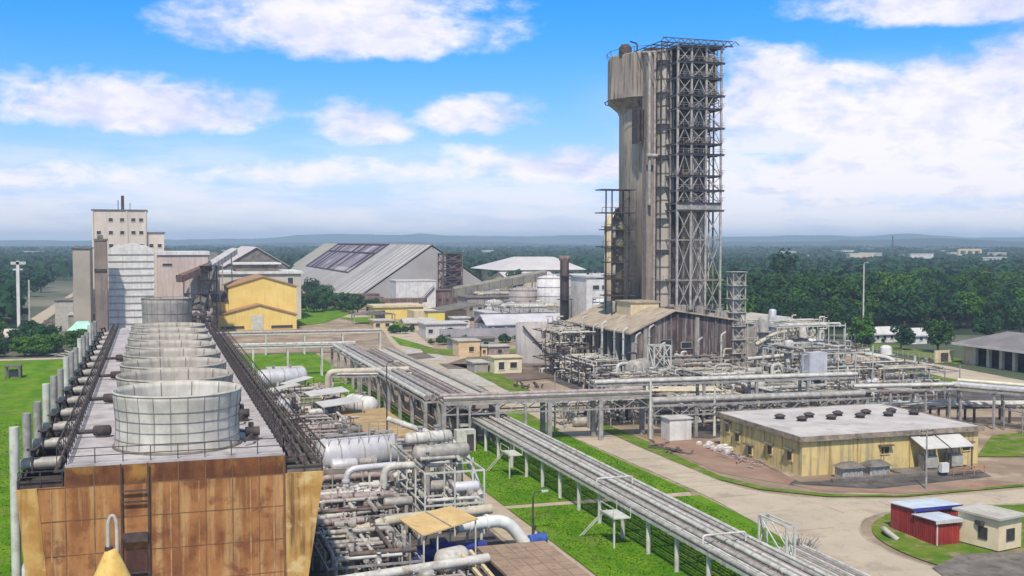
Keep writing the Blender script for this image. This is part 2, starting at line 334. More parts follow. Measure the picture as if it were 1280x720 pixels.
sheet('verge', [gpoly((640, 515), (652, 513), (700, 538), (690, 543)), gpoly((690, 508), (705, 506), (750, 528), (810, 553), (900, 596), (960, 611), (1040, 619), (1130, 620), (1280, 606), (1280, 609), (1130, 622), (1035, 622), (950, 613), (893, 599), (800, 560), (745, 535)),
      gpoly((1220, 572), (1280, 572), (1300, 540), (1240, 545))], .14, GRASS_Y)
sheet('verge', [[(x+ (1 if x < 75 else 0), y-.7) for x, y in IS[8:-2]]+[(120, 60), (120, 95)]], .13, GRASS_Y)
sheet('verge', [gpoly((1085, 452), (1115, 456), (1180, 472), (1262, 487), (1200, 489), (1135, 481), (1090, 462)), gpoly((1070, 428), (1120, 432), (1215, 452), (1195, 456), (1110, 440), (1060, 434))], .12, GRASS_Y)
sheet('lawn', [gpoly((530, 437), (700, 437), (700, 445), (610, 443), (540, 441)), gpoly((372, 378), (420, 378), (440, 392), (405, 404), (372, 408)), gpoly((425, 398), (480, 396), (520, 412), (470, 408)), gpoly((488, 420), (530, 432), (530, 438), (500, 432))], .12, GRASS)
#sheet('dry_patch', [gpoly((1105, 665), (1150, 690), (1165, 720), (1135, 716), (1100, 695))], .16, GRASS_Y)
sheet('paved_yard', [gpoly((1165, 712), (1200, 695), (1290, 690), (1310, 720), (1190, 730))], .17, CONC_D)
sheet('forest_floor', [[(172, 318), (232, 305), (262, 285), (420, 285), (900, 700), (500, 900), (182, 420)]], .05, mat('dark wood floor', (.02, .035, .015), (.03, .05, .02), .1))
jb = MB()
for y in [x_*5.2+88 for x_ in range(28)]:
    i_ = min(range(len(A)), key=lambda k: abs(A[k][1]-y)); 
    if y > 124: jb.bar((60.9, y, .095), (68.5 if y < 170 else 72, y, .095), .07, .012)
for y in (100, 108, 116, 122): jb.bar((60.8, y, .095), (67.4, y, .095), .07, .012)
for x in (72, 79, 86, 93, 100, 107, 114, 121): jb.bar((x, 105, .095), (x, 108.4, .095), .07, .012)
struct('road_joint', jb, mat('dark road joint', (.27, .21, .16), (.2, .16, .12), 1))
# blades of grass over the near lawns
gb = MB(); rr = random.Random(3)
def scatter(x0, x1, y0, y1, n, z):
    for _ in range(n):
        x = rr.uniform(x0, x1); y = rr.uniform(y0, y1); a = rr.uniform(0, math.pi); h = rr.uniform(.06, .17); l = rr.uniform(.06, .2)
        dx, dy = math.cos(a)*l, math.sin(a)*l; tx, ty = rr.uniform(-.12, .12), rr.uniform(-.12, .12)
        gb.add([(x-dx, y-dy, z), (x+dx, y+dy, z), (x+dx*.4+tx, y+dy*.4+ty, z+h)], [(0, 1, 2)])
scatter(37.7, 59.2, 78, 117.5, 14000, .1); scatter(37.8, 60.3, 120, 158, 11000, .1); scatter(-34, -11.5, 84, 200, 12000, .05); scatter(34, 41, 162, 234, 2500, .1)
o = gb.build('grass', BLADE, recalc=False); tag(o, 'short green grass tufts over the lawns', 'grass', kind='stuff')
# ---------------------------------------------------------------- far hills
HILL = mat('wooded hill', (.025, .05, .055), (.05, .075, .075), .004, .95, 0, spots=(.12, .13, .08), spot_scale=.006, spot_amt=.4)  # woods with some of the blue distance haze put into the base colour
def ridge(name, dist, a0, a1, hts, seed, depth=1800, n=160, rows=10):
    r = random.Random(seed); vs = []
    for j in range(rows+1):
        for i in range(n+1):
            a = R_(a0+(a1-a0)*i/n); t = i/n*(len(hts)-1); k = min(int(t), len(hts)-2); h = hts[k]*(1-(t-k))+hts[k+1]*(t-k)
            d = dist+depth*j/rows; prof = math.sin(math.pi*min(1, j/rows*1.0))
            nz = noise.fractal(Vector((math.sin(a)*d/900, math.cos(a)*d/900, seed)), .8, 2.0, 5)
            z = max(-1, prof*h*(1+.35*nz)+prof*6*nz)-(.5 if j in (0, rows) else 0)
            vs.append((math.sin(a)*d, math.cos(a)*d, z))
    fs = [(j*(n+1)+i, j*(n+1)+i+1, (j+1)*(n+1)+i+1, (j+1)*(n+1)+i) for j in range(rows) for i in range(n)]
    b = MB(); b.add(vs, fs, True); return struct(name, b, HILL)
ridge('hills', 5200, -14, 62, [22, 22, 30, 44, 58, 62, 58, 52, 54, 54, 48, 42, 34, 28, 28], 4)
ridge('hills', 3000, -14, 62, [12, 12, 14, 16, 20, 24, 24, 22, 24, 30, 32, 26, 22, 22, 20], 9, 1300)
ridge('hills', 2100, 30, 62, [6, 14, 18, 14, 16, 12, 14, 10], 12, 800)
# ---------------------------------------------------------------- haze over the whole plain
hz = MB(); hz.box(-9000, 12000, -500, 9500, -1.2, 92)
o = hz.build('haze', MATS['wooded hill']); o['kind'] = 'stuff'; o['label'] = 'pale blue haze over the plain'; o['category'] = 'haze'
hm = bpy.data.materials.new('haze'); hm.use_nodes = True; nt = hm.node_tree; nt.nodes.clear()
ho = nt.nodes.new('ShaderNodeOutputMaterial'); pv = nt.nodes.new('ShaderNodeVolumePrincipled'); pv.inputs['Color'].default_value = (.62, .80, 1.0, 1)
pv.inputs['Density'].default_value = .00020; pv.inputs['Anisotropy'].default_value = -.1
nt.links.new(pv.outputs[0], ho.inputs['Volume']); o.data.materials.clear(); o.data.materials.append(hm)
# ---------------------------------------------------------------- cooling tower
WALL_O = mat('rust stained orange cladding', (.39, .18, .07), (.25, .105, .045), .45, .9, 0, spec=.05, stretch=(1, 1, .7), streak=(.56, .37, .17), streak_amt=.6, spots=(.17, .065, .035), spot_scale=.5, spot_amt=.75, lo=.4, hi=.6, bump=.15)
WALL_Y = mat('yellow stained cladding', (.56, .35, .12), (.42, .22, .06), .6, .85, 0, streak=(.12, .06, .03), streak_amt=.85, spots=(.72, .56, .28), spot_scale=.6, spot_amt=.6)
DECK = mat('pale stained deck', (.50, .46, .47), (.36, .33, .34), .35, .8, 0, spots=(.25, .21, .21), spot_scale=.5, spot_amt=.6)
FRP = mat('white fibreglass panel', (.60, .57, .51), (.46, .43, .38), .7, .6, 0, streak=(.34, .31, .27), streak_amt=.45)
FRP_O = mat('greyed fibreglass panel', (.46, .42, .365), (.36, .325, .28), .8, .75, 0, streak=(.22, .19, .16), streak_amt=.55)
RIBM = mat('grey panel seams', (.22, .21, .20), (.15, .14, .14), 1, .8)
WALL_T = mat('dark smeared cladding', (.22, .09, .04), (.13, .055, .03), .7, .9, 0, spec=.05, spots=(.40, .22, .06), spot_scale=.25, spot_amt=.8, streak=(.09, .04, .025), streak_amt=.7)
CT = thing('cooling_tower', 'long rust stained cooling tower topped by a row of fan stacks', 'cooling tower', (1.6, 84.8, 0))
Y0, Y1 = 84.8, 214.0
b = MB()   # end wall with raised boards
b.box(-6.1, 9.3, Y0, Y0+.3, 0, 12.48)
b.add([(-7.7, Y0+.02, 0), (-6.1, Y0+.02, 0), (-6.1, Y0+.02, 12.5), (-7.9, Y0+.02, 12.5), (-7.7, Y0+.3, 0), (-6.1, Y0+.3, 0), (-6.1, Y0+.3, 12.5), (-7.9, Y0+.3, 12.5)], [(0, 1, 2, 3), (7, 6, 5, 4), (0, 4, 5, 1), (3, 2, 6, 7), (0, 3, 7, 4)])
b.build('end_wall', WALL_O, CT)
b = MB(); b.box(-6.1, 9.3, Y0-.005, Y0+.3, 12.5, 13.9); b.build('parapet_wall', WALL_T, CT)
b = MB()
for x in (-7.1, -4.2, 1.0, 3.0, 6.7, 8.4): b.box(x, x+.09, Y0-.022, Y0, 0, 12.4)
b.build('pale_seam', mat('pale seam', (.46, .30, .16), (.30, .15, .07), 1, .9, 0), CT)
for sgn, xa, xt in ((-1, -7.7, -9.3), (1, 9.3, 12.2)):
    b = MB(); xb = -7.7 if sgn < 0 else 10.3; xi = -7.95 if sgn < 0 else 9.3
    xib = -6.9 if sgn < 0 else 9.3
    P = [(xb-(.6 if sgn < 0 else 0), Y0-.03, 0), (xib, Y0-.03, 0), (xi, Y0-.03, 12.5), (xt, Y0-.03, 12.5)]
    b.add([*P, *[(x, y+.3, z) for x, y, z in P]], [(0, 1, 2, 3), (7, 6, 5, 4), (0, 4, 5, 1), (1, 5, 6, 2), (2, 6, 7, 3), (3, 7, 4, 0)]); b.build('corner_wall', WALL_Y, CT)
    b = MB()                                                       # louvred sloping side face
    x0b = xb-(.6 if sgn < 0 else 0)
    for i in range(22):
        z0 = i*12.5/22; t = z0/12.5; x = x0b*(1-t)+xt*t
        b.add([(x, Y0+.3, z0), (x, Y1, z0), (x-sgn*.45, Y1, z0+.62), (x-sgn*.45, Y0+.3, z0+.62)], [(0, 1, 2, 3)])
    b.build('side_louvres', CONC_D, CT)
    b = MB()                                                       # hot water basin along the shoulder
    xo, xi2 = xt, (-6.1 if sgn < 0 else 9.3)
    lo, hi = min(xo, xi2), max(xo, xi2)
    b.box(lo, hi, Y0+.3, Y1, 12.2, 12.5)
    b.box(lo, lo+.15, Y0+.3, Y1, 12.5, 13.05); b.box(hi-.15, hi, Y0+.3, Y1, 12.5, 13.05)
    y = Y0+.3
    while y < Y1: b.box(lo+.15, hi-.15, y, y+.15, 12.5, 13.05); y += 4.45
    b.build('water_basin', STEEL_D if sgn < 0 else CONC_D, CT)
b = MB(); b.box(-6.1, 9.3, Y0-.02, Y1, 13.9, 14.1); b.build('deck', DECK, CT)
b = MB()
for x in (-6.0, 9.2): b.box(x-.1, x+.1, Y0+.3, Y1, 12.6, 13.9)
b.build('deck_edge', CONC_D, CT)
b = MB(); r = random.Random(2)       # battens and joints on the end wall
for i in range(9):
    x = -6.1+i*1.925; b.bar((x, Y0-.02, 0), (x, Y0-.02, 13.9), .06, .04)
for z in (2.6, 5.1, 7.6, 10.1, 12.5): b.bar((-8, Y0-.012, z), (9.3, Y0-.012, z), .03, .04)
b.bar((9.2, Y0-.02, 0), (9.2, Y0-.02, 13.9), .1, .05)
b.build('wall_batten', mat('brown batten', (.24, .13, .07), (.17, .09, .05), 1), CT)
b = MB()
for x in (-2.35, -.5): b.bar((x, Y0-.28, 0), (x, Y0-.28, 14.0), .10)
for z in (12.0, 11.2, 8.9, 6.0, 3): b.bar((-2.35, Y0-.28, z), (-.5, Y0-.28, z), .12, .10)
b.box(-2.3, -.55, Y0-.5, Y0-.05, 8.3, 8.9); b.build('access_frame', STEEL_D, CT)
b = MB(); b.box(-2.25, -.6, Y0-.16, Y0-.02, 0, 7.6); b.build('access_door', mat('dark brown boards', (.10, .04, .03), (.06, .03, .025), 1.5, streak=(.2, .09, .05)), CT)
def railing(p, q, step, h=1.1, m=STEEL_D, wd=.07, parent=CT, name='railing', rails=3):
    p = Vector(p); q = Vector(q); n = max(1, round((q-p).length/step)); b = MB()
    for i in range(n+1):
        c = p.lerp(q, i/n); b.bar(c, c+Vector((0, 0, h)), wd)
    for k in range(1, rails+1): b.bar(p+Vector((0, 0, h*k/rails)), q+Vector((0, 0, h*k/rails)), wd*.8)
    return b.build(name, m, parent)
railing((-6.0, Y0+.1, 14.1), (9.2, Y0+.1, 14.1), 1.95, rails=2)
railing((-6.0, Y0+.1, 14.1), (-6.0, Y1, 14.1), 2.2); railing((9.2, Y0+.1, 14.1), (9.2, Y1, 14.1), 2.2)
railing((12.1, Y0+.3, 12.6), (12.1, Y1, 12.6), 2.2); railing((9.4, Y0+.2, 12.6), (12.1, Y0+.2, 12.6), 1.3)
railing((-9.2, Y0+.2, 12.6), (-6.3, Y0+.2, 12.6), 1.4)
b = MB(); b.box(9.35, 10.3, Y0+.5, Y1, 13.35, 13.45); y = Y0+1
while y < Y1: b.bar((9.4, y, 12.6), (10.3, y, 13.4), .08); y += 2.2
b.build('walkway', STEEL_D, CT)
b = MB(); b.box(-6.9, -6.15, Y0+.5, Y1, 13.5, 13.6); b.build('walkway', STEEL_D, CT)
for x, z, rr_, m_ in ((9.75, 13.75, .16, PIPE_D), (10.9, 13.0, .22, PIPE_D), (11.5, 13.2, .12, STEEL_D), (-6.6, 13.9, .15, PIPE_D)):
    b = MB(); b.tube([(x, Y0+1, z), (x, Y1, z)], rr_, 8); b.build('deck_pipe', m_, CT)
b = MB(); r = random.Random(5); y = Y0+1
while y < Y1:        # cable ladders and knee braces which make the dark edge
    b.bar((9.2, y, 14.1), (10.3, y+1.5, 15.0), .06); b.bar((10.3, y+1.5, 15.0), (10.3, y+1.5, 13.4), .06); b.bar((-6, y, 14.1), (-6.8, y+1.2, 15.1), .06); b.bar((-6.8, y+1.2, 15.1), (-6.8, y+1.2, 13.5), .06)
    b.bar((12.1, y, 12.6), (12.6, y+1, 13.9), .05); y += 2.2
b.bar((10.3, Y0+2.5, 15.0), (10.3, Y1, 15.0), .12); b.bar((-6.8, Y0+2.2, 15.1), (-6.8, Y1, 15.1), .12); b.bar((12.6, Y0+2, 13.9), (12.6, Y1, 13.9), .1)
b.build('cable_tray', STEEL_D, CT)
# fan stacks
zt = 18.4; pitch = 9.9
def fan_stack(cx, cy, m, z1, R=4.75, k=0, capm=None):
    H_ = z1-14.1; prof = []
    for i in range(13):
        t = i/12; rad = R*(1.0-.035*math.sin(math.pi*min(1, t*1.05)) + .02*t)
        prof.append((rad, 14.1+H_*t))
    inner = [(rad-.12, z) for rad, z in prof[::-1]]
    b = MB(); b.lathe(cx, cy, prof+inner, 48); s = b.build('fan_stack', m, CT)
    b = MB()
    for t in (.18, .36, .54, .72):
        rad = R*(1.0-.035*math.sin(math.pi*t*1.05)+.02*t)+.03; z = 14.1+H_*t
        b.tube([(cx+rad*math.cos(a), cy+rad*math.sin(a), z) for a in [2*math.pi*q/48 for q in range(49)]], .025, 4, False)
    for q in range(24):
        a = 2*math.pi*(q+.5)/24
        b.tube([(cx+(rad_+.02)*math.cos(a), cy+(rad_+.02)*math.sin(a), z) for rad_, z in prof[::3]], .03, 4, False)
    for q in range(12):
        a = 2*math.pi*(q+.5)/12
        b.tube([(cx+(rad_-.16)*math.cos(a), cy+(rad_-.16)*math.sin(a), z) for rad_, z in prof[::3]], .04, 4, False)
    b.build('panel_rib', RIBM, s)
    b = MB(); rt, _ = prof[-1]
    b.tube([(cx+(rt-.02)*math.cos(a), cy+(rt-.02)*math.sin(a), z1) for a in [2*math.pi*q/48 for q in range(49)]], .09, 6, False)
    b.build('rim', capm or m, s)
    b = MB(); rb, _ = prof[0]
    b.tube([(cx+(rb+.05)*math.cos(a), cy+(rb+.05)*math.sin(a), 14.15) for a in [2*math.pi*q/48 for q in range(49)]], .12, 6, False); b.build('base_ring', CONC_D, s)
    b = MB(); b.cyl(cx, cy, z1-2.4, z1-1.7, .55, .4, 12)
    for q in range(6):
        a = q*math.pi/3+k; p = Vector((cx, cy, z1-2.05)); e = p+Vector((math.cos(a)*R*.84, math.sin(a)*R*.84, .1)); b.bar(p, e, .55, .08)
    b.build('fan', STEEL_D, s)
    return s
CX = 1.75; cy0 = 86.4+4.7
for i in range(8): fan_stack(CX+.03*i, cy0+pitch*i, FRP if i == 0 else FRP_O, zt, k=i*.7)
fan_stack(CX+.2, cy0+pitch*8+.6, mat('grey end stack', (.36, .33, .31), (.27, .25, .23), .8, .8, 0, streak=(.2, .17, .15)), 21.6, 3.5, 2, CONC_D)
for i in range(8):
    y = cy0+pitch*i
    b = MB(); b.box(7.0, 7.9, y-.5, y+.5, 14.1, 14.4); b.tube([(6.9, y, 14.8), (8.0, y, 14.8)], .36, 12); b.tube([(6.9, y, 14.8), (6.2, y, 14.9)], .10, 8); b.box(7.2, 7.6, y+.6, y+.9, 14.4, 15.4); b.tube([(7.5, y-1, 14.4), (7.2, y-2.2, 14.9), (6.6, y-2.8, 14.5)], .12, 6)
    b.build('fan_motor', STEEL_D, CT)
    if i < 7 and i % 2 == 0:
        b = MB(); yy = y+pitch/2; b.tube([(-6, yy, 14.6), (-3.8, yy, 14.6)], .18, 8); b.capsule((-4.6, yy, 14.65), (-3.5, yy, 14.65), .42, 10); b.bar((-4, yy, 14.1), (-4, yy, 14.6), .5); b.build('valve', STEEL_D, CT)
# feed pipes: riser, branch with an elbow and valve, two for every cell
for i in range(15):
    y = 89.0+i*8.55
    b = MB(); b.tube([(-9.65, y-1.7, 0), (-9.65, y-1.7, 16.6-.25*(i % 3))], .34, 12); b.build('riser_pipe', STEEL if i % 3 else STEEL_L, CT)
    b = MB(); b.capsule((-9.3, y, 13.55), (-6.5, y, 13.55), .46, 12, .4); b.build('branch_pipe', PIPE, CT)
    b = MB(); b.bar((-8.9, y-2.2, 13.1), (-8.9, y+1.8, 13.4), .14); b.cyl(-8.6, y-.4, 12.9, 14.7, .10, .10, 8); b.tube([(-8.6, y-.4, 14.5), (-8.2, y+.9, 14.7), (-8.0, y+2.6, 13.7)], .12, 6)
    b.lathe(-8.6, y-.4, [(.02, 14.75), (.38, 14.72), (.38, 14.62), (.02, 14.6)], 12); b.box(-9.0, -6.3, y+1.9, y+2.5, 13.05, 13.3)
    b.build('valve_gear', STEEL_D, CT)
b = MB(); b.tube([(-10.3, 86, 2.2), (-10.3, Y1, 2.2)], .6, 12); b.build('header_pipe', STEEL_L, CT)
# gooseneck vent in front
GN = thing('vent_pipe', 'white inverted U vent on a yellow cone in front of the orange wall', 'vent', (-2.55, 70, 0))
b = MB(); b.lathe(-2.55, 70, [(.01, 0), (2.2, 0), (2.2, 7.2), (1.35, 9.4), (.35, 11.6), (.2, 11.7), (.01, 11.7)], 24); b.build('vent_cone', mat('ochre yellow paint', (.72, .50, .16), (.6, .38, .1), 1.2, .6, spots=(.35, .2, .08)), GN)
b = MB(); pts = [(-2.72, 70, 11.6), (-2.72, 70, 12.9)]+[(-2.47-.25*math.cos(a), 70, 12.95+.75*math.sin(a)) for a in [math.pi*k/10 for k in range(11)]]+[(-2.22, 70, 12.2), (-2.22, 70, 10.6)]
b.tube(pts, .11, 10); b.build('gooseneck', PIPE_W, GN)
b = MB(); b.cyl(-2.68, 70, 11.55, 11.85, .24, .24, 12); b.build('collar', STEEL_D, GN)
# ---------------------------------------------------------------- building helpers
def windows(b_name, rects, face, pos, m, parent, depth=.25, frame=None):
    """rects: (u0,u1,z0,z1); face 'S' (plane y=pos) or 'W' (plane x=pos): each a dark pane behind a projecting frame"""
    for u0, u1, z0, z1 in rects:
        b = MB(); f = MB(); t = min(.18, (z1-z0)*.12)
        if face == 'S':
            b.box(u0, u1, pos-.04, pos+.02, z0, z1)
            for a in ((u0-t, u0, z0-t, z1+t), (u1, u1+t, z0-t, z1+t), (u0, u1, z1, z1+t), (u0, u1, z0-t, z0)): f.box(a[0], a[1], pos-.14, pos+.02, a[2], a[3])
        else:
            b.box(pos-.04, pos+.02, u0, u1, z0, z1)
            for a in ((u0-t, u0, z0-t, z1+t), (u1, u1+t, z0-t, z1+t), (u0, u1, z1, z1+t), (u0, u1, z0-t, z0)): f.box(pos-.14, pos+.02, a[0], a[1], a[2], a[3])
        w_ = b.build(b_name, GLASS, parent); f.build('window_frame', m, w_)
def block(x0, x1, y0, y1, z, m, parent, name='wall', roofm=None, over=.35, rt=.35, z0=0):
    b = MB(); b.box(x0, x1, y0, y1, z0, z); b.build(name, m, parent)
    b = MB(); b.box(x0-over, x1+over, y0-over, y1+over, z+.003, z+rt); return b.build('roof', roofm or CONC_D, parent)
def gable(x0, x1, y0, y1, ze, zr, m, parent, roofm, xr=None, axis='y', over=.6, t=.3):
    b = MB()
    if axis == 'y':
        xr = (x0+x1)/2 if xr is None else xr
        b.yprism([(x0, 0), (x1, 0), (x1, ze), (xr, zr), (x0, ze)], y0, y1); b.build('wall', m, parent)
        b = MB(); s0 = (zr-ze)/(xr-x0); s1 = (zr-ze)/(x1-xr)
        b.yprism([(x0-over, ze-s0*over+.02), (xr, zr+.02), (x1+over, ze-s1*over+.02), (x1+over, ze-s1*over+.02+t), (xr, zr+.02+t), (x0-over, ze-s0*over+.02+t)], y0-over, y1+over)
    else:
        yr = (y0+y1)/2
        b.xprism([(y0, 0), (y1, 0), (y1, ze), (yr, zr), (y0, ze)], x0, x1); b.build('wall', m, parent)
        b = MB(); s0 = (zr-ze)/(yr-y0)
        b.xprism([(y0-over, ze-s0*over+.02), (yr, zr+.02), (y1+over, ze-s0*over+.02), (y1+over, ze-s0*over+.02+t), (yr, zr+.02+t), (y0-over, ze-s0*over+.02+t)], x0-over, x1+over)
    return b.build('roof', roofm, parent)
TAN = mat('tan tower block wall', (.68, .59, .50), (.58, .50, .43), .06, .85, 0, streak=(.42, .35, .3), streak_amt=.5)
TIN = mat('pale corrugated sheet', (.62, .60, .58), (.5, .48, .46), .3, .6, .1, streak=(.42, .36, .32), streak_amt=.4)
TIN_B = mat('beige sheet roof', (.44, .36, .27), (.35, .28, .21), .35, .85, 0, spots=(.22, .165, .13), spot_scale=.4, spot_amt=.75)
ROOF_G = mat('grey flat roof', (.40, .37, .38), (.30, .27, .28), .2, .85, 0, spots=(.22, .19, .19), spot_scale=.4)
# ---- prilled bagging tower block, top left
T = thing('tower_block', 'tall stepped tan block with rows of small windows, left skyline', 'building', (-8, 400, 0))
block(-19, -1.7, 400, 425, 40.2, TAN, T, roofm=CONC_D); block(-1.65, 3.9, 401, 425, 32.6, TAN, T); block(3.95, 6, 402, 425, 27, TAN, T)
rects = []
for z in (36.5, 32.2, 27.8):
    for i, x in enumerate((-17.6, -13.8, -10.2, -6.6, -4.1)):
        if not (z > 36 and i == 0): rects.append((x, x+1.3, z, z+1.1))
windows('window', rects, 'S', 400, TAN, T)
windows('window', [(-.9, .4, 27.8, 28.9), (1.8, 3.1, 27.8, 28.9), (-.9, .4, 22, 23.2), (1.8, 3.1, 22, 23.2), (1.8, 3.1, 16.5, 17.8)], 'S', 401, TAN, T)
b = MB(); b.box(-10, -9, 408, 409, 40.5, 45.5); b.bar((-11, 410, 40.5), (-11, 410, 44), .25); b.bar((-7, 404, 40.5), (-7, 404, 43), .2); b.build('roof_mast', STEEL_D, T)
b = MB()
for x in (-18.8, -8, -2): b.bar((x, 399.8, 0), (x, 399.8, 40), .5, .3)
b.build('pilaster', TAN, T)
# ---- white banded silo block in front of it
T = thing('banded_block', 'white block with horizontal bands in front of the tan tower block', 'building', (-6, 340, 0))
b = MB(); b.box(-12, .4, 340, 356, 0, 27.5); b.yprism([(-12, 27.5), (.4, 27.5), (-2, 28.6), (-6, 29.3), (-10, 28.8)], 340, 356); b.build('wall', WHITE, T)
b = MB()
for i in range(13): b.box(-12.12, .52, 339.8, 356.1, 2+i*2, 2.3+i*2)
b.build('band', mat('grey band', (.42, .4, .38), (.34, .32, .3), 1), T)
T = thing('concrete_shaft', 'brown grey concrete shaft standing left of the white banded block', 'tower', (-13.6, 332, 0))
b = MB(); b.box(-15.2, -12, 330, 334, 0, 30); b.build('shaft_wall', mat('brown concrete shaft', (.27, .21, .18), (.2, .155, .135), .2, streak=(.13, .1, .09)), T)
b = MB(); b.box(-15.4, -11.8, 329.8, 334.2, 30.003, 30.6); b.box(-14.5, -13, 331, 333, 30.6, 31.6); b.build('cap', CONC_D, T)
b = MB(); b.box(-15.35, -11.9, 329.7, 329.95, 21.5, 22.2); b.build('band', STEEL_D, T)
T = thing('annex_block', 'windowless beige block behind the brown concrete shaft', 'building', (-19, 380, 0)); block(-23.5, -18.5, 372, 390, 27.5, mat('beige annex wall', (.42, .36, .3), (.34, .29, .25), .1), T)
# ---- conversion hall right of the tan block
T = thing('process_hall', 'pale pinkish hall with open ground floor right of the tan block', 'building', (12, 375, 0))
b = MB(); b.box(1.5, 17, 372, 395, 9.5, 25.5); b.build('wall', mat('pinkish plaster', (.60, .49, .44), (.5, .4, .36), .15, streak=(.35, .27, .24)), T)
b = MB(); b.box(1, 17.5, 371.5, 395.5, 25.503, 26.6); b.build('roof', WHITE, T)
for x in (2, 6, 10, 16): b = MB(); b.box(x-.5, x+.5, 372, 373, 0, 9.5); b.build('column', WHITE, T)
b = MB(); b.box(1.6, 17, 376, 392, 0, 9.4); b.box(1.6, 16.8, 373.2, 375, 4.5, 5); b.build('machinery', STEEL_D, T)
windows('window', [(3, 6, 22, 22.8), (7, 8, 18, 19.2)], 'S', 372, TAN, T)
def gallery(name, label, p, q, wd, h, m, legs, legm=STEEL, cat='conveyor', truss=True, group=None):
    p = Vector(p); q = Vector(q); T = thing(name, label, cat, (p.x, p.y, 0), group); d = (q-p).normalized(); side = Vector((-d.y, d.x, 0)).normalized()*wd/2; up = Vector((0, 0, h))
    b = MB(); vs = [p-side, p+side, p+side+up*.8, p+up, p-side+up*.8]; vs += [v+(q-p) for v in vs]
    b.add(vs, [(4, 3, 2, 1, 0), (5, 6, 7, 8, 9)]+[(i, (i+1) % 5, 5+(i+1) % 5, 5+i) for i in range(5)]); b.build('gallery', m, T)
    b = MB(); n = max(2, int((q-p).length/5))
    for k in range(n+1):
        c = p.lerp(q, k/n)
        for s in (-1, 1): b.bar(c+side*s*1.03, c+side*s*1.03+up*.8, .16)
    b.build('gallery_rib', STEEL_D, T)
    for k in range(legs):
        c = p.lerp(q, (k+.5)/legs); b = MB()
        for s in (-1, 1): b.bar((c.x+side.x*s*1.5, c.y+side.y*s*1.5, 0), c+side*s, .35)
        for t in (.3, .6): b.bar((c.x+side.x*1.35, c.y+side.y*1.35, c.z*t), (c.x-side.x*1.35, c.y-side.y*1.35, c.z*t), .2)
        b.build('trestle', legm, T)
    return T
gallery('conveyor_gallery', 'short brown conveyor gallery rising to the pinkish hall', (8, 366, 17), (17, 372, 20.5), 3, 2.6, RUST, 2)
gallery('conveyor_gallery', 'pale conveyor gallery running up behind the dark lattice tower', (17, 380, 20), (28, 420, 25), 3, 2.5, TIN, 2)
gallery('conveyor_gallery', 'long grey conveyor gallery sloping down towards the yellow workshop', (24, 470, 23), (13, 350, 8), 3.4, 2.6, CONC_D, 6)
def lattice(name, label, cx, cy, wx, wy, z1, levels, m=STEEL_D, th=.3, cat='lattice tower', deck=True, z0=0):
    T = thing(name, label, cat, (cx, cy, 0)); xs = (cx-wx/2, cx+wx/2); ys = (cy-wy/2, cy+wy/2)
    for x in xs:
        for y in ys: b = MB(); b.bar((x, y, z0), (x, y, z1), th); b.build('post', m, T)
    b = MB(); f = MB(); zs = [z0+(z1-z0)*k/levels for k in range(levels+1)]
    for k in range(1, levels+1):
        z = zs[k]
        for y in ys: b.bar((xs[0], y, z), (xs[1], y, z), th*.8)
        for x in xs: b.bar((x, ys[0], z), (x, ys[1], z), th*.8)
        if deck: f.box(xs[0]-.4, xs[1]+.4, ys[0]-.4, ys[1]+.4, z+.02, z+.12)
        for y in ys: b.bar((xs[0], y, zs[k-1]), (xs[1], y, z), th*.55); b.bar((xs[1], y, zs[k-1]), (xs[0], y, z), th*.55)
        for x in xs: b.bar((x, ys[0], zs[k-1]), (x, ys[1], z), th*.55)
    b.build('bracing', m, T)
    if deck: f.build('platform', m, T)
    return T
lattice('lattice_tower', 'dark lattice tower at the joint of the grey conveyor galleries', 17, 368, 5, 5, 22, 5)
lattice('lattice_tower', 'smaller dark lattice frame right of the pinkish hall', 11.5, 352, 4.5, 4, 14, 3)
T = thing('storage_shed', 'low shed with a pale humped roof beyond the conveyor galleries', 'building', (60, 620, 0))
gable(36, 68, 600, 700, 17, 26.5, CONC_D, T, mat('pale pinkish roof', (.6, .52, .5), (.5, .42, .4), .1), over=1)
# ---- yellow workshop
T = thing('workshop', 'bright yellow gabled workshop with a grey door and a lower gabled front', 'building', (34, 385, 0))
TRIM = mat('dull red roof edge', (.42, .24, .12), (.32, .2, .12), .6)
gable(24.5, 47.4, 392, 418, 14.2, 17.6, YELL2, T, TRIM, over=.5, t=.35)
gable(19.8, 46.4, 384, 391.8, 4.9, 8.4, YELL2, T, TRIM, xr=34, over=.5, t=.35)
b = MB(); b.box(19.3, 24.4, 392, 410, 0, 9.2); b.build('side_wall', YELL2, T)
b = MB(); b.add([(19.0, 391.5, 9.3), (24.4, 391.5, 10.2), (24.4, 411, 12.3), (19.0, 411, 12.2)], [(0, 1, 2, 3)]); b.add([(19.0, 391.5, 9.25), (24.4, 391.5, 9.25), (24.4, 391.5, 10.15)], [(0, 1, 2)]); b.build('side_roof', STEEL_D, T)
b = MB(); b.box(31.5, 35.2, 383.7, 384.1, 0, 5.0); b.build('door', STEEL_L, T)
windows('window', [(21.5, 29, .6, 1.4), (38, 45, .6, 1.4)], 'S', 384, TRIM, T)
# ---- pale flat roofed building behind it
T = thing('flat_building', 'pale flat-roofed building rising behind the yellow workshop', 'building', (38, 440, 0))
block(22, 54, 432, 460, 17.5, mat('dusty cream wall', (.6, .54, .47), (.5, .44, .38), .1), T, roofm=WHITE, over=.8, rt=.9)
b = MB(); b.box(30, 46, 436, 452, 18.45, 21); b.build('penthouse', CONC_D, T); b = MB(); b.box(29, 47, 435, 453, 21.003, 21.6); b.build('roof', WHITE, T)
windows('window', [(49, 51, 13, 16), (49, 51, 8, 11)], 'S', 432, WHITE, T)
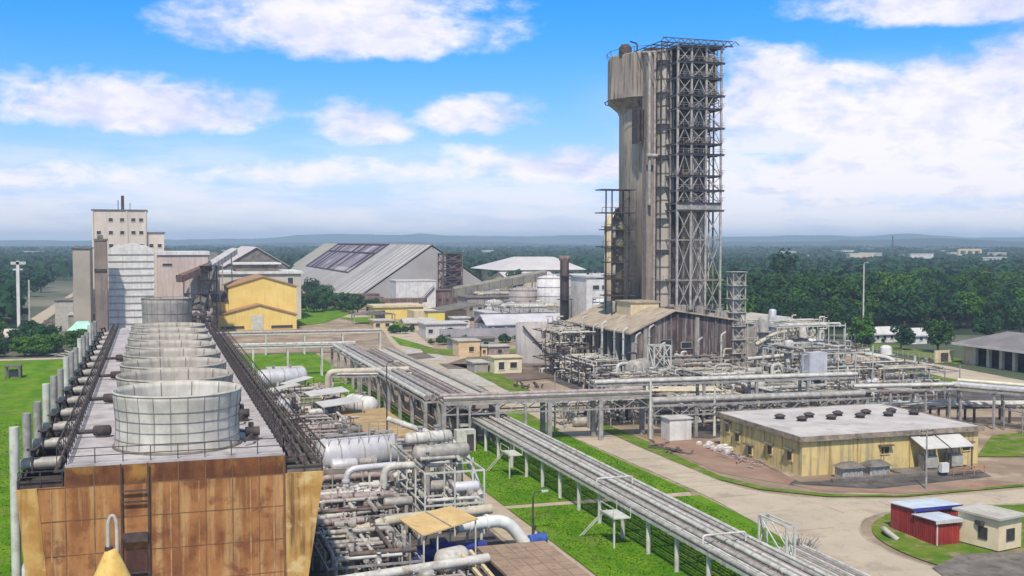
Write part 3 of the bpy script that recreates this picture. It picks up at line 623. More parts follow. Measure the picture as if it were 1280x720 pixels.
# ---- great A frame warehouse
WS = mat('weathered asbestos sheet', (.38, .355, .34), (.30, .275, .265), .05, .85, 0, spots=(.28, .25, .23), spot_scale=.12)
WH = thing('bulk_warehouse', 'huge grey A-frame warehouse with stripped dark panels on its roof slope', 'warehouse', (125, 520, 0))
xa, xw, xe, zr = 127, 86, 168, 28.0; ya, yb = 520, 870
b = MB(); b.yprism([(xw+1, 0), (xe-1, 0), (xa, zr-.7)], ya+.5, yb-.5); b.build('gable_wall', mat('gable sheet', (.40, .375, .365), (.33, .305, .3), .08, streak=(.36, .33, .31)), WH)
dx, dz = xa-xw, zr
def slope(u, y, off=0): # u 0 at eave .. 1 ridge
    return (xw+dx*u-off*dz/math.hypot(dx, dz), y, dz*u+off*dx/math.hypot(dx, dz))
def patch(b, u0, u1, y0, y1, o0=.05, o1=.25):
    vs = [slope(u, y, o) for o in (o0, o1) for u, y in ((u0, y0), (u1, y0), (u1, y1), (u0, y1))]
    b.add(vs, [(3, 2, 1, 0), (4, 5, 6, 7), (0, 1, 5, 4), (1, 2, 6, 5), (2, 3, 7, 6), (3, 0, 4, 7)])
b = MB(); patch(b, 0, 1, ya, 618); patch(b, 0, .42, 618, 800); patch(b, .42, .52, 618, 690); b.build('roof_slope', WS, WH)
b = MB(); patch(b, 0, 1, 800, yb); b.build('roof_slope', mat('olive weathered sheet', (.36, .33, .27), (.3, .27, .22), .06), WH)
b = MB(); b.add([(xa, ya, zr), (xa, yb, zr), (xe, yb, 0), (xe, ya, 0)], [(0, 1, 2, 3)]); b.build('roof_slope', WS, WH)
LIGHT = mat('translucent roof strip', (.66, .62, .58), (.56, .52, .5), .2)
for y in (524, 533, 545, 557, 566): b = MB(); patch(b, .02, .99, y, y+1.6, .26, .36); b.build('light_strip', LIGHT, WH)
for y in (578, 600): b = MB(); patch(b, .02, .99, y, y+1.2, .26, .36); b.build('light_strip', TIN, WH)
STR = mat('bare purlin dark', (.06, .035, .055), (.04, .025, .04), .3)
b = MB(); patch(b, .40, .99, 618.2, 799.8, .0, .04); b.build('stripped_area', mat('greyish inner lining', (.24, .2, .24), (.14, .11, .14), .05, spots=(.42, .38, .4), spot_scale=.05, spot_amt=.9), WH)
for i, y in enumerate((619, 634, 680, 700, 757, 772, 796)):
    b = MB(); patch(b, .42, 1, y, y+(4 if i in (0, 3, 6) else 2.2), .05, .5); b.build('bare_rafter', STR, WH)
for u in (.42, .97, .8): b = MB(); patch(b, u, u+.025, 619, 799, .05, .45); b.build('bare_purlin', STR, WH)
b = MB(); b.tube([(xa, ya-1, zr+.1), (xa, yb+1, zr+.1)], .25, 6); b.build('ridge_cap', CONC_D, WH)
b = MB(); b.box(83, 100, 512, 519, 0, 5.5); b.box(70, 99.5, 500, 511, 0, 4.5); b.build('lean_to', RUST, WH)
# ---- items in front of the warehouse
T = thing('square_tank', 'white square hopper with a dark diagonal stair in front of the grey warehouse', 'hopper', (110, 480, 0))
b = MB(); b.box(101, 118.8, 480, 494, 0, 12.2); b.build('hopper_wall', WHITE, T)
b = MB(); b.bar((109, 479.5, .5), (118, 479.5, 9.5), .5, .3); b.bar((109, 479.2, 1.6), (118, 479.2, 10.6), .15); b.build('stair', STEEL_D, T)
b = MB(); b.box(100.8, 119, 479.8, 494.2, 12.203, 12.7); b.build('rim', TIN, T)
T = lattice('transfer_tower', 'dark brown transfer tower clad in rusty sheet beside the warehouse gable', 133, 509, 9.5, 8, 24, 6, RUST, .5)
b = MB(); b.box(132, 137.4, 506, 513, 3, 23.8); b.build('cladding', mat('dark purple brown sheet', (.13, .08, .09), (.09, .055, .065), .3, streak=(.2, .14, .13)), T)
b = MB(); b.box(128, 129, 504.8, 505.2, 0, 24); b.build('ladder', STEEL_D, T)
gallery('conveyor_gallery', 'olive conveyor gallery crossing behind the grey silo on trestles', (120, 455, 6.5), (160, 452, 13.5), 5, 4.2, mat('olive grey gallery sheet', (.27, .25, .2), (.2, .18, .15), .3, spots=(.12, .1, .09)), 4)
gallery('conveyor_gallery', 'low brown gallery running along the foot of the warehouse', (66, 492, 2.6), (112, 470, 3.6), 3, 2, RUST, 5)
T = thing('yellow_shed', 'low yellow shed with a pale flat roof by the bend of the road', 'building', (90, 425, 0))
block(80, 99, 420, 432, 4.6, YELL2, T, roofm=CREAM, over=.6, rt=.8); b = MB(); b.box(80.3, 84, 419.7, 420.1, 0, 3.5); b.build('door', STEEL_D, T)
b = MB(); b.box(92, 112, 405, 417, 0, 4); b.build('annex', CREAM, T)
b = MB(); b.yprism([(99, 3.6), (116, 5.6), (123, 5), (116, 6.4)], 400, 420); b.build('annex_roof', CONC_D, T)
T = thing('yellow_cabin', 'small square yellow cabin on posts near the road bend', 'cabin', (94.3, 380, 0))
b = MB(); b.box(91.2, 97.3, 380, 385, 1.2, 5.0); b.build('wall', mat('lemon yellow wall', (.78, .62, .12), (.7, .56, .14), .4), T); b = MB(); b.box(91, 97.6, 379.8, 385.2, 5.003, 5.3); b.build('roof', CONC_D, T)
b = MB(); [b.bar((x, y, 0), (x, y, 1.2), .4) for x in (91.6, 96.9) for y in (380.4, 384.6)]; b.build('stilts', CONC, T)
T = thing('cream_house', 'low cream house with a sagging roof left of the yellow cabin', 'house', (85, 370, 0))
gable(80, 90, 366, 372, 2.6, 3.8, CREAM, T, CONC_L, axis='x'); windows('window', [(82, 83.2, 1, 2.1), (86, 87.2, 1, 2.1)], 'S', 366, CREAM, T)
T = thing('open_shed', 'long open shed with a grey sheet roof left of the cream house', 'shed', (72, 400, 0))
b = MB(); b.yprism([(68, 3.4), (84, 3.4), (76, 4.8)], 398, 404); b.build('roof', CONC_D, T); b = MB(); [b.bar((x, y, 0), (x, y, 3.5), .3) for x in (68.6, 76, 83.4) for y in (398.5, 403.5)]; b.build('posts', CONC, T)
# ---- white roofed halls and offices, far middle
T = thing('white_hall', 'broad hall with a white hipped roof on the far right of the warehouse', 'building', (245, 700, 0))
b = MB(); b.box(218, 272, 700, 760, 0, 11); b.build('wall', CREAM, T)
b = MB(); b.add([(214, 696, 10.8), (276, 696, 10.8), (276, 764, 10.8), (214, 764, 10.8), (238, 722, 19), (262, 722, 19), (262, 738, 19), (238, 738, 19)], [(0, 1, 5, 4), (1, 2, 6, 5), (2, 3, 7, 6), (3, 0, 4, 7), (4, 5, 6, 7)]); b.build('roof', mat('bright white roof', (.58, .54, .54), (.5, .46, .46), .06), T)
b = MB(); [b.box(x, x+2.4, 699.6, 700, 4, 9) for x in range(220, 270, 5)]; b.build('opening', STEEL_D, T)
T = thing('low_hall', 'low building with a pinkish white roof below the white hipped hall', 'building', (220, 660, 0)); gable(204, 236, 640, 680, 6, 10.5, CREAM, T, MATS['bright white roof'], axis='x')
T = thing('office_block', 'white office block with three rows of dark windows behind the prill tower', 'building', (275, 690, 0)); block(283, 312, 640, 660, 19, WHITE, T)
windows('window', [(285+6*i, 289.5+6*i, z, z+1.6) for i in range(4) for z in (15.5, 11, 6.5)], 'S', 640, WHITE, T)
T = thing('office_wing', 'long pale wing in front of the white office block', 'building', (230, 560, 0)); block(210, 262, 560, 580, 11.5, mat('pale lilac wall', (.6, .56, .58), (.5, .46, .48), .1), T, roofm=WHITE)
b = MB(); [b.box(x, x+4.4, 559.7, 559.98, 5, 7.5) for x in range(212, 258, 7)]; b.build('window_band', GLASS, T)
# ---- silos
def silo(label, x, y, R, z, m, dome=1.2, name='silo', bands=5, cat='silo', rail=True, bandm=None, group=None):
    T = thing(name, label, cat, (x, y, 0), group)
    b = MB(); b.lathe(x, y, [(.01, 0), (R, 0), (R, z), (R*.98, z+.05), (R*.6, z+dome*.6), (.01, z+dome)], 32); b.build('shell', m, T)
    b = MB()
    for k in range(bands):
        zz = z*(k+1)/bands-.1; b.tube([(x+(R+.04)*math.cos(a), y+(R+.04)*math.sin(a), zz) for a in [2*math.pi*q/32 for q in range(33)]], .12, 4, False)
    b.build('hoop', bandm or RIBM, T)
    if rail:
        b = MB()
        for q in range(16): a = 2*math.pi*q/16; b.bar((x+R*math.cos(a), y+R*math.sin(a), z), (x+R*math.cos(a), y+R*math.sin(a), z+1.1), .07)
        b.tube([(x+R*math.cos(a), y+R*math.sin(a), z+1.1) for a in [2*math.pi*q/32 for q in range(33)]], .05, 4, False); b.build('railing', STEEL_D, T)
    return T
silo('greyish brown storage silo left of the white banded silo', 133, 400, 5.6, 11.6, mat('grey brown silo', (.40, .35, .34), (.32, .28, .27), .3, streak=(.22, .19, .18)))
silo('white banded storage silo behind the brown exhaust stack', 141.5, 390, 6.3, 16.4, WHITE, bandm=mat('mauve band', (.36, .3, .34), (.3, .25, .28), 1))
silo('squat white silo left of the greyish brown silo', 122, 402, 3.6, 7, TIN, bands=3)
T = thing('white_block', 'white block with a band of dark openings right of the white banded silo', 'building', (162, 380, 0))
b = MB(); b.box(150.5, 168, 380, 396, 0, 16.6); b.build('wall', WHITE, T); b = MB(); b.box(150, 168.5, 379.5, 396.5, 16.603, 17.2); b.build('roof', TIN, T)
windows('window', [(153+3.6*k, 155.4+3.6*k, z, z+1.5) for k in range(4) for z in (12.2, 7.2)], 'S', 380, TIN, T)
for lb, x0, x1, y0, y1, z, m_, rm in (('long grey low building between the yard wall and the grey brown silo', 104, 128, 352, 366, 6.2, 'lilac', TIN), ('grey box building beneath the olive conveyor gallery', 118, 136, 425, 440, 7.5, 'grey', CONC_D), ('pale flat workshop left of the long curved-roof shed', 80, 93, 336, 346, 4.2, 'pale', TIN), ('small cream store by the bend of the road', 70.5, 77, 372, 379, 3.0, 'cream', CONC_L), ('low grey shelter behind the peach cube hut', 78, 90, 296, 302, 2.8, 'lilac', CONC_D), ('small white house beside the yellow cabin stilts', 98.5, 104, 372, 378, 3.3, 'white', TIN), ('brown sheet shed at the foot of the transfer tower', 122, 140, 492, 503, 7.5, 'brown', RUST), ('long pale shed beyond the silos', 160, 196, 470, 490, 8.5, 'pale', WHITE)):
    T = thing('low_building', lb, 'building', ((x0+x1)/2, y0, 0)); mm = {'lilac': mat('lilac plaster', (.44, .41, .44), (.34, .31, .34), .3, streak=(.25, .22, .22)), 'grey': CONC, 'pale': TIN, 'cream': CREAM, 'white': WHITE, 'brown': RUST}[m_]
    block(x0, x1, y0, y1, z, mm, T, roofm=rm, over=.5, rt=.35); n_ = max(2, int((x1-x0)/3.6))
    windows('window', [(x0+.8+k*(x1-x0)/n_, x0+2.2+k*(x1-x0)/n_, z*.35, z*.35+1.2) for k in range(n_)], 'S', y0, mm, T)
for k, (x_, y_, R_s, z_) in enumerate(((112.5, 372, 3.0, 6.5), (120.5, 376, 2.6, 7.5), (129, 371, 3.2, 6.0), (146, 352, 4.2, 9.5), (154, 346, 3.2, 8.0))):
    silo(('small grey storage tank, leftmost of the cluster in front of the silos', 'slim grey storage tank, second from left in the cluster in front of the silos', 'small grey storage tank below the grey brown silo', 'wide white storage tank just left of the tower hall', 'slim white storage tank beside the wide one, nearest the prill tower')[k], x_, y_, R_s, z_, (SILVER, TIN, CONC, WHITE, WHITE)[k], bands=3)
T = thing('tall_column', 'tall cream column standing behind the left edge of the prill tower', 'column', (127, 300, 0))
b = MB(); b.lathe(127, 300, [(.01, 0), (2.6, 0), (2.6, 35), (1.6, 37.4), (.01, 37.8)], 24); b.build('shell', CREAM, T)
b = MB()
for z in (12, 20, 28, 34): b.lathe(127, 300, [(2.6, z), (3.5, z), (3.5, z+.15), (2.6, z+.15)], 16, False)
b.build('platform', STEEL_D, T)
T = thing('exhaust_stack', 'slim brown exhaust stack with a flared top between silo and tower', 'chimney', (100.2, 268, 0))
b = MB(); b.lathe(100.2, 268, [(.01, 0), (1.15, 0), (1.05, 24.5), (1.5, 25.2), (1.5, 26.2), (.9, 26.2), (.9, 22), (.01, 22)], 20); b.build('shell', mat('brown stack', (.22, .17, .15), (.15, .12, .11), .5, streak=(.35, .28, .24)), T)
b = MB()
for z in (8, 15, 21): b.lathe(100.2, 268, [(1.1, z), (2.1, z), (2.1, z+.12), (1.1, z+.12)], 14, False)
b.bar((99, 266.9, 0), (99, 266.9, 25), .15); b.bar((98.6, 266.9, 0), (98.6, 266.9, 25), .15); b.build('ladder', STEEL_D, T)
# curved concrete wall = open clarifier / basin
T = thing('round_basin', 'round grey concrete basin with a curving stair left of the tower hall', 'basin', (90.5, 262, 0))
b = MB(); b.lathe(90.5, 262, [(5.2, 0), (5.2, 9.6), (4.9, 9.6), (4.9, 8.4), (.01, 8.4)], 36); b.build('shell', mat('smooth grey concrete', (.42, .385, .37), (.33, .3, .29), .2, streak=(.2, .17, .16)), T)
b = MB(); b.tube([(90.5+5.5*math.cos(a), 262+5.5*math.sin(a), 9.2-8.8*k/16) for k, a in enumerate([R_(215+5.5*k) for k in range(17)])], .18, 5); b.tube([(90.5+5.9*math.cos(a), 262+5.9*math.sin(a), 9.2-8.8*k/16) for k, a in enumerate([R_(215+5.5*k) for k in range(17)])], .1, 5); b.build('stair', STEEL_D, T)
T = thing('long_shed', 'long grey shed with a curved silvery roof below the silos', 'shed', (105, 330, 0))
b = MB(); b.box(96, 122, 322, 334, 0, 4.6); b.build('wall', TIN, T)
b = MB(); b.xprism([(321.4, 4.5), (328, 7.2), (334.6, 4.5), (334.6, 4.8), (328, 7.5), (321.4, 4.8)], 95, 123); b.build('roof', mat('silvery lilac roof', (.55, .53, .56), (.44, .42, .45), .2), T)
b = MB(); [b.box(x, x+3, 321.7, 321.98, .5, 3.8) for x in range(98, 120, 5)]; b.build('opening', STEEL_D, T)
T = thing('yard_wall', 'low grey boundary wall beside the small yellow huts', 'wall', (80, 318, 0))
b = MB(); b.box(80, 108, 318, 318.5, 0, 4.0); [b.box(x, x+.6, 317.8, 318.7, 0, 4.3) for x in range(80, 108, 4)]; b.build('panel', mat('lilac grey wall', (.42, .39, .42), (.33, .31, .34), .3), T)
def hut(label, x0, x1, y0, y1, z, m, wins, roofm=CONC_L, door=None, name='hut'):
    T = thing(name, label, 'hut', ((x0+x1)/2, y0, 0)); block(x0, x1, y0, y1, z, m, T, roofm=roofm, over=.3, rt=.25); windows('window', wins, 'S', y0, m, T)
    if door: b = MB(); b.box(door[0], door[1], y0-.06, y0+.01, 0, 2.1); b.build('door', STEEL_D, T)
    return T
CR2 = mat('peach plaster', (.72, .54, .32), (.6, .44, .26), .5, spots=(.4, .3, .2))
hut('peach coloured cube hut at the edge of the dirt yard', 74.6, 80.2, 277, 283, 4.2, CR2, [(77.3, 78.6, 1.5, 2.7)])
hut('low pinkish hut right of the peach cube hut', 82.4, 88, 276, 281, 2.6, PIPE_R, [(84.8, 85.8, 1, 1.9)])
hut('narrow peach hut between the cube hut and the pink hut', 80.7, 82.2, 277, 280, 2.7, CR2, [(81, 81.7, 1, 1.8)])
hut('cream hut with white trim and two dark windows on the dirt yard', 72.9, 79.4, 240, 245, 3.6, mat('white cream plaster', (.74, .66, .46), (.64, .56, .4), .5), [(73.9, 75.2, 1, 2.7), (76.6, 78.2, 1.3, 2.6)], roofm=CREAM)
hut('flat grey hut attached behind the cream hut', 69, 72.3, 243, 249, 2.3, CONC, [])
for lb, x_, y_, m_ in (('loose pipes and boards stacked on the reddish earth left of the yellow building', 76.2, 136, 'PIPE_R'), ('white sacks and scrap at the far corner of the yellow building', 76.8, 143, 'WHITE'), ('pile of old pipes lying beside the white ribbed cabin', 69.5, 145, 'PIPE_D')):
    T = thing('scrap_pile', lb, 'scrap', (x_, y_, 0)); b = MB(); r = random.Random(int(x_*y_))
    for _ in range(26): p = Vector((x_+r.gauss(0, .8), y_+r.gauss(0, 2.2), r.uniform(.08, .5))); e = p+Vector((r.gauss(0, .5), r.gauss(0, 1.6), r.uniform(-.1, .2))); b.tube([p, e], r.uniform(.04, .16), 6) if m_ != 'WHITE' else b.bar(p, p+Vector((.6, .3, .1)), r.uniform(.3, .6))
    b.build('debris', globals()[m_], T)
T = thing('scrap_pile', 'two dark bits of scrap lying on the dirt yard', 'scrap', (71, 214, 0)); b = MB(); r = random.Random(8)
for _ in range(14): p = Vector((70+r.random()*5, 213+r.random()*5, .2)); b.bar(p, p+Vector((r.uniform(-1, 1), r.uniform(-1, 1), r.uniform(.2, 1.3))), r.uniform(.2, .5))
b.build('debris', STEEL_D, T)
# ---------------------------------------------------------------- prill tower
TCON = mat('stained tower concrete', (.50, .42, .33), (.42, .35, .28), .10, .9, 0, streak=(.13, .10, .085), streak_amt=.85, bump=.2, spots=(.54, .46, .36), spot_scale=.15, spot_amt=.5)
TCON2 = mat('pale tower shaft concrete', (.50, .45, .39), (.40, .36, .31), .12, .9, 0, streak=(.26, .22, .19), streak_amt=.5)
PT = thing('prill_tower', 'huge round concrete prilling tower with a wider head and a caged stair shaft', 'tower', (114, 243, 0))
tx, ty = 115.2, 243
b = MB(); b.lathe(tx, ty, [(.01, 0), (10, 0), (10, 60.0), (10.25, 61.0)], 48); b.build('tower_shell', TCON, PT)
b = MB(); b.lathe(tx, ty, [(10.2, 59.4), (10.7, 60.6), (13.1, 62.6), (13.1, 72.6), (12.9, 72.9), (12.3, 72.9), (12.3, 72.1), (.01, 72.1)], 10, False); hd = b.build('tower_head', mat('stained head concrete', (.40, .33, .28), (.30, .25, .21), .12, .9, 0, streak=(.09, .075, .065), streak_amt=.95), PT)
b = MB()
for q in range(20):
    a = 2*math.pi*q/20; b.bar((tx+13*math.cos(a), ty+13*math.sin(a), 72.9), (tx+13*math.cos(a), ty+13*math.sin(a), 74.0), .1)
b.tube([(tx+13*math.cos(a), ty+13*math.sin(a), 74.0) for a in [2*math.pi*q/20 for q in range(21)]], .06, 4, False)
b.tube([(tx+13.5*math.cos(a), ty+13.5*math.sin(a), 62.6) for a in [2*math.pi*q/20 for q in range(21)]], .12, 4, False); b.build('railing', STEEL_D, hd)
b = MB(); b.lathe(104.5, 240, [(1.5, 72.1), (1.5, 74.4), (.9, 75.2), (.01, 75.3)], 14); b.tube([(107.5, 240, 72.1), (107.5, 240, 75.6), (105.5, 239.5, 75.9)], .18, 6, bend=.5); b.box(110, 116, 238, 246, 72.1, 74.6); b.build('roof_vent', STEEL_D, hd)
b = MB()        # louvre slot under the head, left of the stair shaft
for k in range(4): b.box(104.2+k*.9, 104.7+k*.9, 232.2, 235.4, 52+k*.6, 59.5)
b.build('air_inlet', STEEL_D, PT)
b = MB(); b.cyl(110.0, 230.4, 0, 72.6, 1.75, 1.75, 20); b.build('stair_shaft', TCON2, PT)
b = MB()
for z in range(6, 74, 3): b.lathe(110.0, 230.4, [(1.77, z), (1.86, z), (1.86, z+.25), (1.77, z+.25)], 20, False)
b.build('shaft_ring', CONC_D, PT)
b = MB(); b.box(106.0, 107.9, 231.2, 233.6, 12, 72.2); b.build('duct', mat('duct with painted shade', (.30, .26, .23), (.2, .17, .155), .3, streak=(.42, .36, .3)), PT)  # darker box, the shadow beside the stair shaft put into its colour
for x, y, r_, m, z0 in ((106.1, 230.0, .35, PIPE, 38), (107.2, 229.6, .3, PIPE_R, 10), (105.3, 230.8, .2, PIPE_D, 12), (112.2, 229.6, .42, PIPE_D, 11), (113.1, 229.6, .3, PIPE_D, 11), (108.0, 228.2, .16, STEEL_D, 10)):
    b = MB(); b.tube([(x, y, z0), (x, y, 71.6), (x+.8, y+3.5, 72.6)], r_, 8, bend=.6); b.build('riser_pipe', m, PT)
b = MB(); b.tube([(106.1, 229.8, 38), (106.1, 229.8, 49)], .3, 6)
b.tube([(105.2, 229.4, 49.0), (107.8, 229.4, 49.0)], .45, 8); b.build('pipe_elbow', PIPE, PT)
b = MB()
for z in range(14, 72, 7):
    b.box(107.7, 112.3, 227.9, 232.6, z, z+.12); [b.bar((x, 227.9, z), (x, 227.9, z+1.1), .08) for x in (107.7, 108.8, 110, 111.2, 112.3)]; b.bar((107.7, 227.9, z+1.1), (112.3, 227.9, z+1.1), .07)
b.build('platform', STEEL, PT)
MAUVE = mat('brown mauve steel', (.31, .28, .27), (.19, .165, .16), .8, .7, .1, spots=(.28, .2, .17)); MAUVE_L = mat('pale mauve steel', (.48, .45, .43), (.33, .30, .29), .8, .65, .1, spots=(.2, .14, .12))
# steel cage with floors, its own structure standing in front
SF = thing('steel_stair_frame', 'tall open steel frame with many floors and an overhanging top, right of the stair shaft', 'steel frame', (116, 226, 0))
XS = (109.6, 112.9, 116.5, 120.2); YS = (223.0, 226.5, 230.5)
for i, x in enumerate(XS):
    for j, y in enumerate(YS):
        b = MB(); top = 72.6; base = 0
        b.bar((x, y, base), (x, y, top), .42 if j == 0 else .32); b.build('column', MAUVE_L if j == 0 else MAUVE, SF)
FZ = [14.5, 21.3, 30.2, 36.6, 38.2, 41.0, 44.2, 48.9, 51.2, 54.7, 58.9, 61.8, 65.6, 69.0, 72.4]
r = random.Random(12)
b = MB(); fl = MB(); rl = MB(); dg = MB(); st = MB()
for k, z in enumerate(FZ):
    for y in YS: b.bar((XS[0], y, z), (XS[-1]+(.8 if k % 2 else 0), y, z), .26, .34)
    for x in XS: b.bar((x, YS[0], z), (x, YS[-1], z), .22, .3)
    if z not in (21.3, 30.2): fl.box(XS[0]-.2, XS[-1]+.9*(k % 2), YS[0]-.5, YS[-1], z+.18, z+.26)
    if z not in (21.3, 30.2, 36.6):
        for x in [XS[0]+i*1.2 for i in range(10)]: rl.bar((x, YS[0]-.5, z+.26), (x, YS[0]-.5, z+1.3), .07)
        rl.bar((XS[0], YS[0]-.5, z+1.3), (XS[-1]+.8, YS[0]-.5, z+1.3), .08); rl.bar((XS[0], YS[0]-.5, z+.8), (XS[-1]+.8, YS[0]-.5, z+.8), .06)
    if k:
        z0 = FZ[k-1]
        if z-z0 > 2.5:
            for i in range(3):
                if (i+k) % 2 == 0 or z < 37:
                    dg.bar((XS[i], YS[0], z0), (XS[i+1], YS[0], z), .14); dg.bar((XS[i+1], YS[0], z0), (XS[i], YS[0], z), .14)
                else: dg.bar((XS[i], YS[0], z0), ((XS[i]+XS[i+1])/2, YS[0], z), .14); dg.bar((XS[i+1], YS[0], z0), ((XS[i]+XS[i+1])/2, YS[0], z), .14)
                dg.bar((XS[i], YS[2], z0), (XS[i+1], YS[2], z), .14)
            dg.bar((XS[-1], YS[0], z0), (XS[-1], YS[2], z), .14)
        s = 1 if k % 2 else -1; xa_, xb_ = (114.3, 117.3) if s > 0 else (117.3, 114.3)
        st.bar((xa_, 225, z0+.3), (xb_, 225, z+.2), .7, .12); st.bar((xa_, 224.6, z0+1.2), (xb_, 224.6, z+1.1), .07)
b.build('beam', MAUVE, SF); fl.build('floor', STEEL_D, SF); rl.build('railing', MAUVE, SF); dg.build('bracing', MAUVE_L, SF); st.build('stair', MAUVE_L, SF)
b = MB(); b.box(109.4, 120.4, 222.9, 223.3, 36.8, 38.2); b.build('deep_beam', STEEL, SF)
b = MB(); b.box(110.6, 112.6, 227.2, 229.2, 12, 72); b.build('lift_shaft', STEEL_D, SF)
b = MB()         # overhanging canopy at the top
for x in [105.0+i*1.9 for i in range(10)]: b.bar((x, 222.0, 73.0), (x, 236, 73.0), .16); b.bar((x, 222.0, 73.0), (x+.9, 222.0, 73.9), .12); b.bar((x+.9, 222, 73.9), (x+1.9, 222, 73.0), .12)
for y in (222, 226, 231, 236): b.bar((105.0, y, 72.9), (122.4, y, 72.7), .25)
b.bar((105.4, 222, 73.9), (122.4, 222, 73.8), .16)
for x in (105.2, 106.5): b.bar((x, 222, 72.9), (x, 222, 38 if x < 106 else 52), .2)
b.build('top_canopy', STEEL_D, SF)
for i in range(60):    # vessels, ducts and cabinets standing on the floors
    k = r.randrange(5, len(FZ)-1); z = FZ[k]+.27; h = min(FZ[k+1]-FZ[k]-.6, r.uniform(1.2, 2.6)); x = r.uniform(110.8, 119.4); y = r.uniform(224, 229.5)
    b = MB()
    if r.random() < .5: b.cyl(x, y, z, z+h, .55, .55, 10); nm = 'vessel'
    else: b.box(x-.7, x+.7, y-.4, y+.4, z, z+h*.8); nm = 'cabinet'
    b.build(nm, [STEEL_D, PIPE, CONC_D][i % 3], SF)
for i in range(9):
    x = r.uniform(110.4, 119.6); y = r.uniform(223.4, 229); z0 = FZ[r.randrange(0, 5)]; z1 = FZ[r.randrange(8, 14)]; b = MB(); b.tube([(x, y, z0), (x, y, z1), (x+1.5, y, z1+1)], r.uniform(.1, .22), 6, bend=.5); b.build('pipe', [PIPE, PIPE_D][i % 2], SF)
# left hand scaffold with platforms
LF = thing('side_platform_frame', 'rusty stepped platform frame clinging to the left foot of the prill tower', 'steel frame', (101, 235, 0))
b = MB()
for x in (98.6, 102.8):
    for y in (233.5, 237): b.bar((x, y, 11 if x > 100 else 10), (x, y, 41.4), .25)
b.build('post', STEEL_D, LF)
b = MB(); rl = MB()
for k, z in enumerate((17.5, 21.3, 25, 28.6, 32.4, 36.2, 41.4)):
    o = (.3, 1.1, .2, 1.4, .6, 1.6, 0)[k]; b.box(97.6-o+(0 if z < 41 else -1.5), 104.2, 233, 237.5, z, z+.22)
    if z < 41:
        for x in [97.6-o+i*1.05 for i in range(6)]: rl.bar((x, 233, z+.2), (x, 233, z+1.3), .08)
        rl.bar((97.6-o, 233, z+1.3), (103.8, 233, z+1.3), .1); rl.bar((98.6 if k % 2 else 102.8, 233, z), (102.8 if k % 2 else 98.6, 233, z+3.8), .3, .15)
b.build('platform', STEEL_D, LF); rl.build('railing', STEEL_D, LF)
b = MB(); b.lathe(101, 235.6, [(.01, 11), (1.3, 11), (1.3, 35), (.8, 36), (.01, 36.2)], 14); b.build('vessel', mat('mossy vessel', (.22, .2, .14), (.15, .14, .1), .5, spots=(.3, .26, .2)), LF)
for i in range(6): b = MB(); z = 14+i*4.2; b.capsule((99.2+(i % 2)*.8, 233.8, z), (99.2+(i % 2)*.8, 233.8, z+2.2), .5, 8); b.build('separator', [PIPE, PIPE_D][i % 2], LF)
# ---------------------------------------------------------------- hall at the tower foot
PH = thing('tower_hall', 'dark streaked hall with a beige sheet roof around the foot of the prill tower', 'building', (106, 213, 0))
PW = mat('purple brown stained cladding', (.085, .062, .066), (.05, .036, .042), .3, .85, 0, streak=(.40, .33, .29), streak_amt=.7, spots=(.22, .16, .14), spot_scale=.2, spot_amt=.6)
b = MB(); b.yprism([(95.6, 3.6), (118, 3.6), (118, 13), (104, 15.2), (95.6, 11.4)], 213, 231); b.box(95.6, 103, 231, 250, 0, 11.2); b.build('wall', PW, PH)
b = MB(); b.box(95.9, 117.7, 214, 230.9, 0, 3.6); b.build('base_wall', STEEL_D, PH)
b = MB()
b.yprism([(93.6, 10.6), (104, 15.25), (104, 15.6), (93.6, 10.95)], 212.2, 250); b.build('roof', TIN_B, PH)
b = MB(); b.yprism([(104, 15.25), (118.8, 12.95), (118.8, 13.3), (104, 15.6)], 212.2, 232); b.build('roof', TIN_B, PH)
b = MB(); b.box(99.5, 106.2, 225, 232.8, 13.2, 16.4); b.build('roof_block', CREAM, PH)
b = MB(); b.box(99.2, 106.5, 224.7, 232.9, 16.403, 16.7); b.build('roof', TIN_B, PH)
for i in range(9):    # concrete buttresses down the west side
    y = 213.6+i*4.2; b = MB(); b.box(94.7, 95.6, y, y+.4, 0, 10.9); b.build('buttress', CONC_L if i % 3 else CONC, PH)
for i, x in enumerate((97.0, 99.6, 104.6, 108.9, 113.5, 117.5)):
    b = MB(); b.box(x, x+(.9 if i in (0, 3) else .4), 212.6, 213, 0, (12.0, 12.6, 14.6, 14, 13, 12.8)[i]); b.build('column', [CONC, CONC_D, RUST][i % 3], PH)
r = random.Random(17)
for k in range(16):
    x = r.uniform(106.5, 117.5); y = r.uniform(214, 222); zb = 15.25-(x-104)*.155+.3; h = r.uniform(.5, 1.8); b = MB()
    if k % 3: b.box(x-.6, x+.6, y-.4, y+.4, zb-.1, zb+h)
    else: b.tube([(x-1.5, y, zb+.5), (x+1.4, y, zb+.3), (x+1.4, y, zb-.4)], .2, 8, bend=.5)
    b.build('roof_equipment', (STEEL_D, CONC, PIPE)[k % 3], PH)
b = MB(); [b.bar((106+k*1.3, 213, 15.2-k*.2), (106+k*1.3, 213, 16.5-k*.2), .1) for k in range(10)]; b.bar((106, 213, 16.4), (117.7, 213, 14.6), .1); b.build('roof_railing', STEEL, PH)
windows('window', [(101, 103.4, 8.2, 9.2), (105.8, 108.2, 7.4, 8.6)], 'S', 212.95, CONC, PH)
b = MB()
for k in range(9): b.bar((96+k*2.6, 212.3, 3.4), (96+k*2.6, 212.3, 0), .3)
b.bar((95.5, 212.3, 3.4), (118, 212.3, 3.4), .4); b.build('arcade', STEEL, PH)
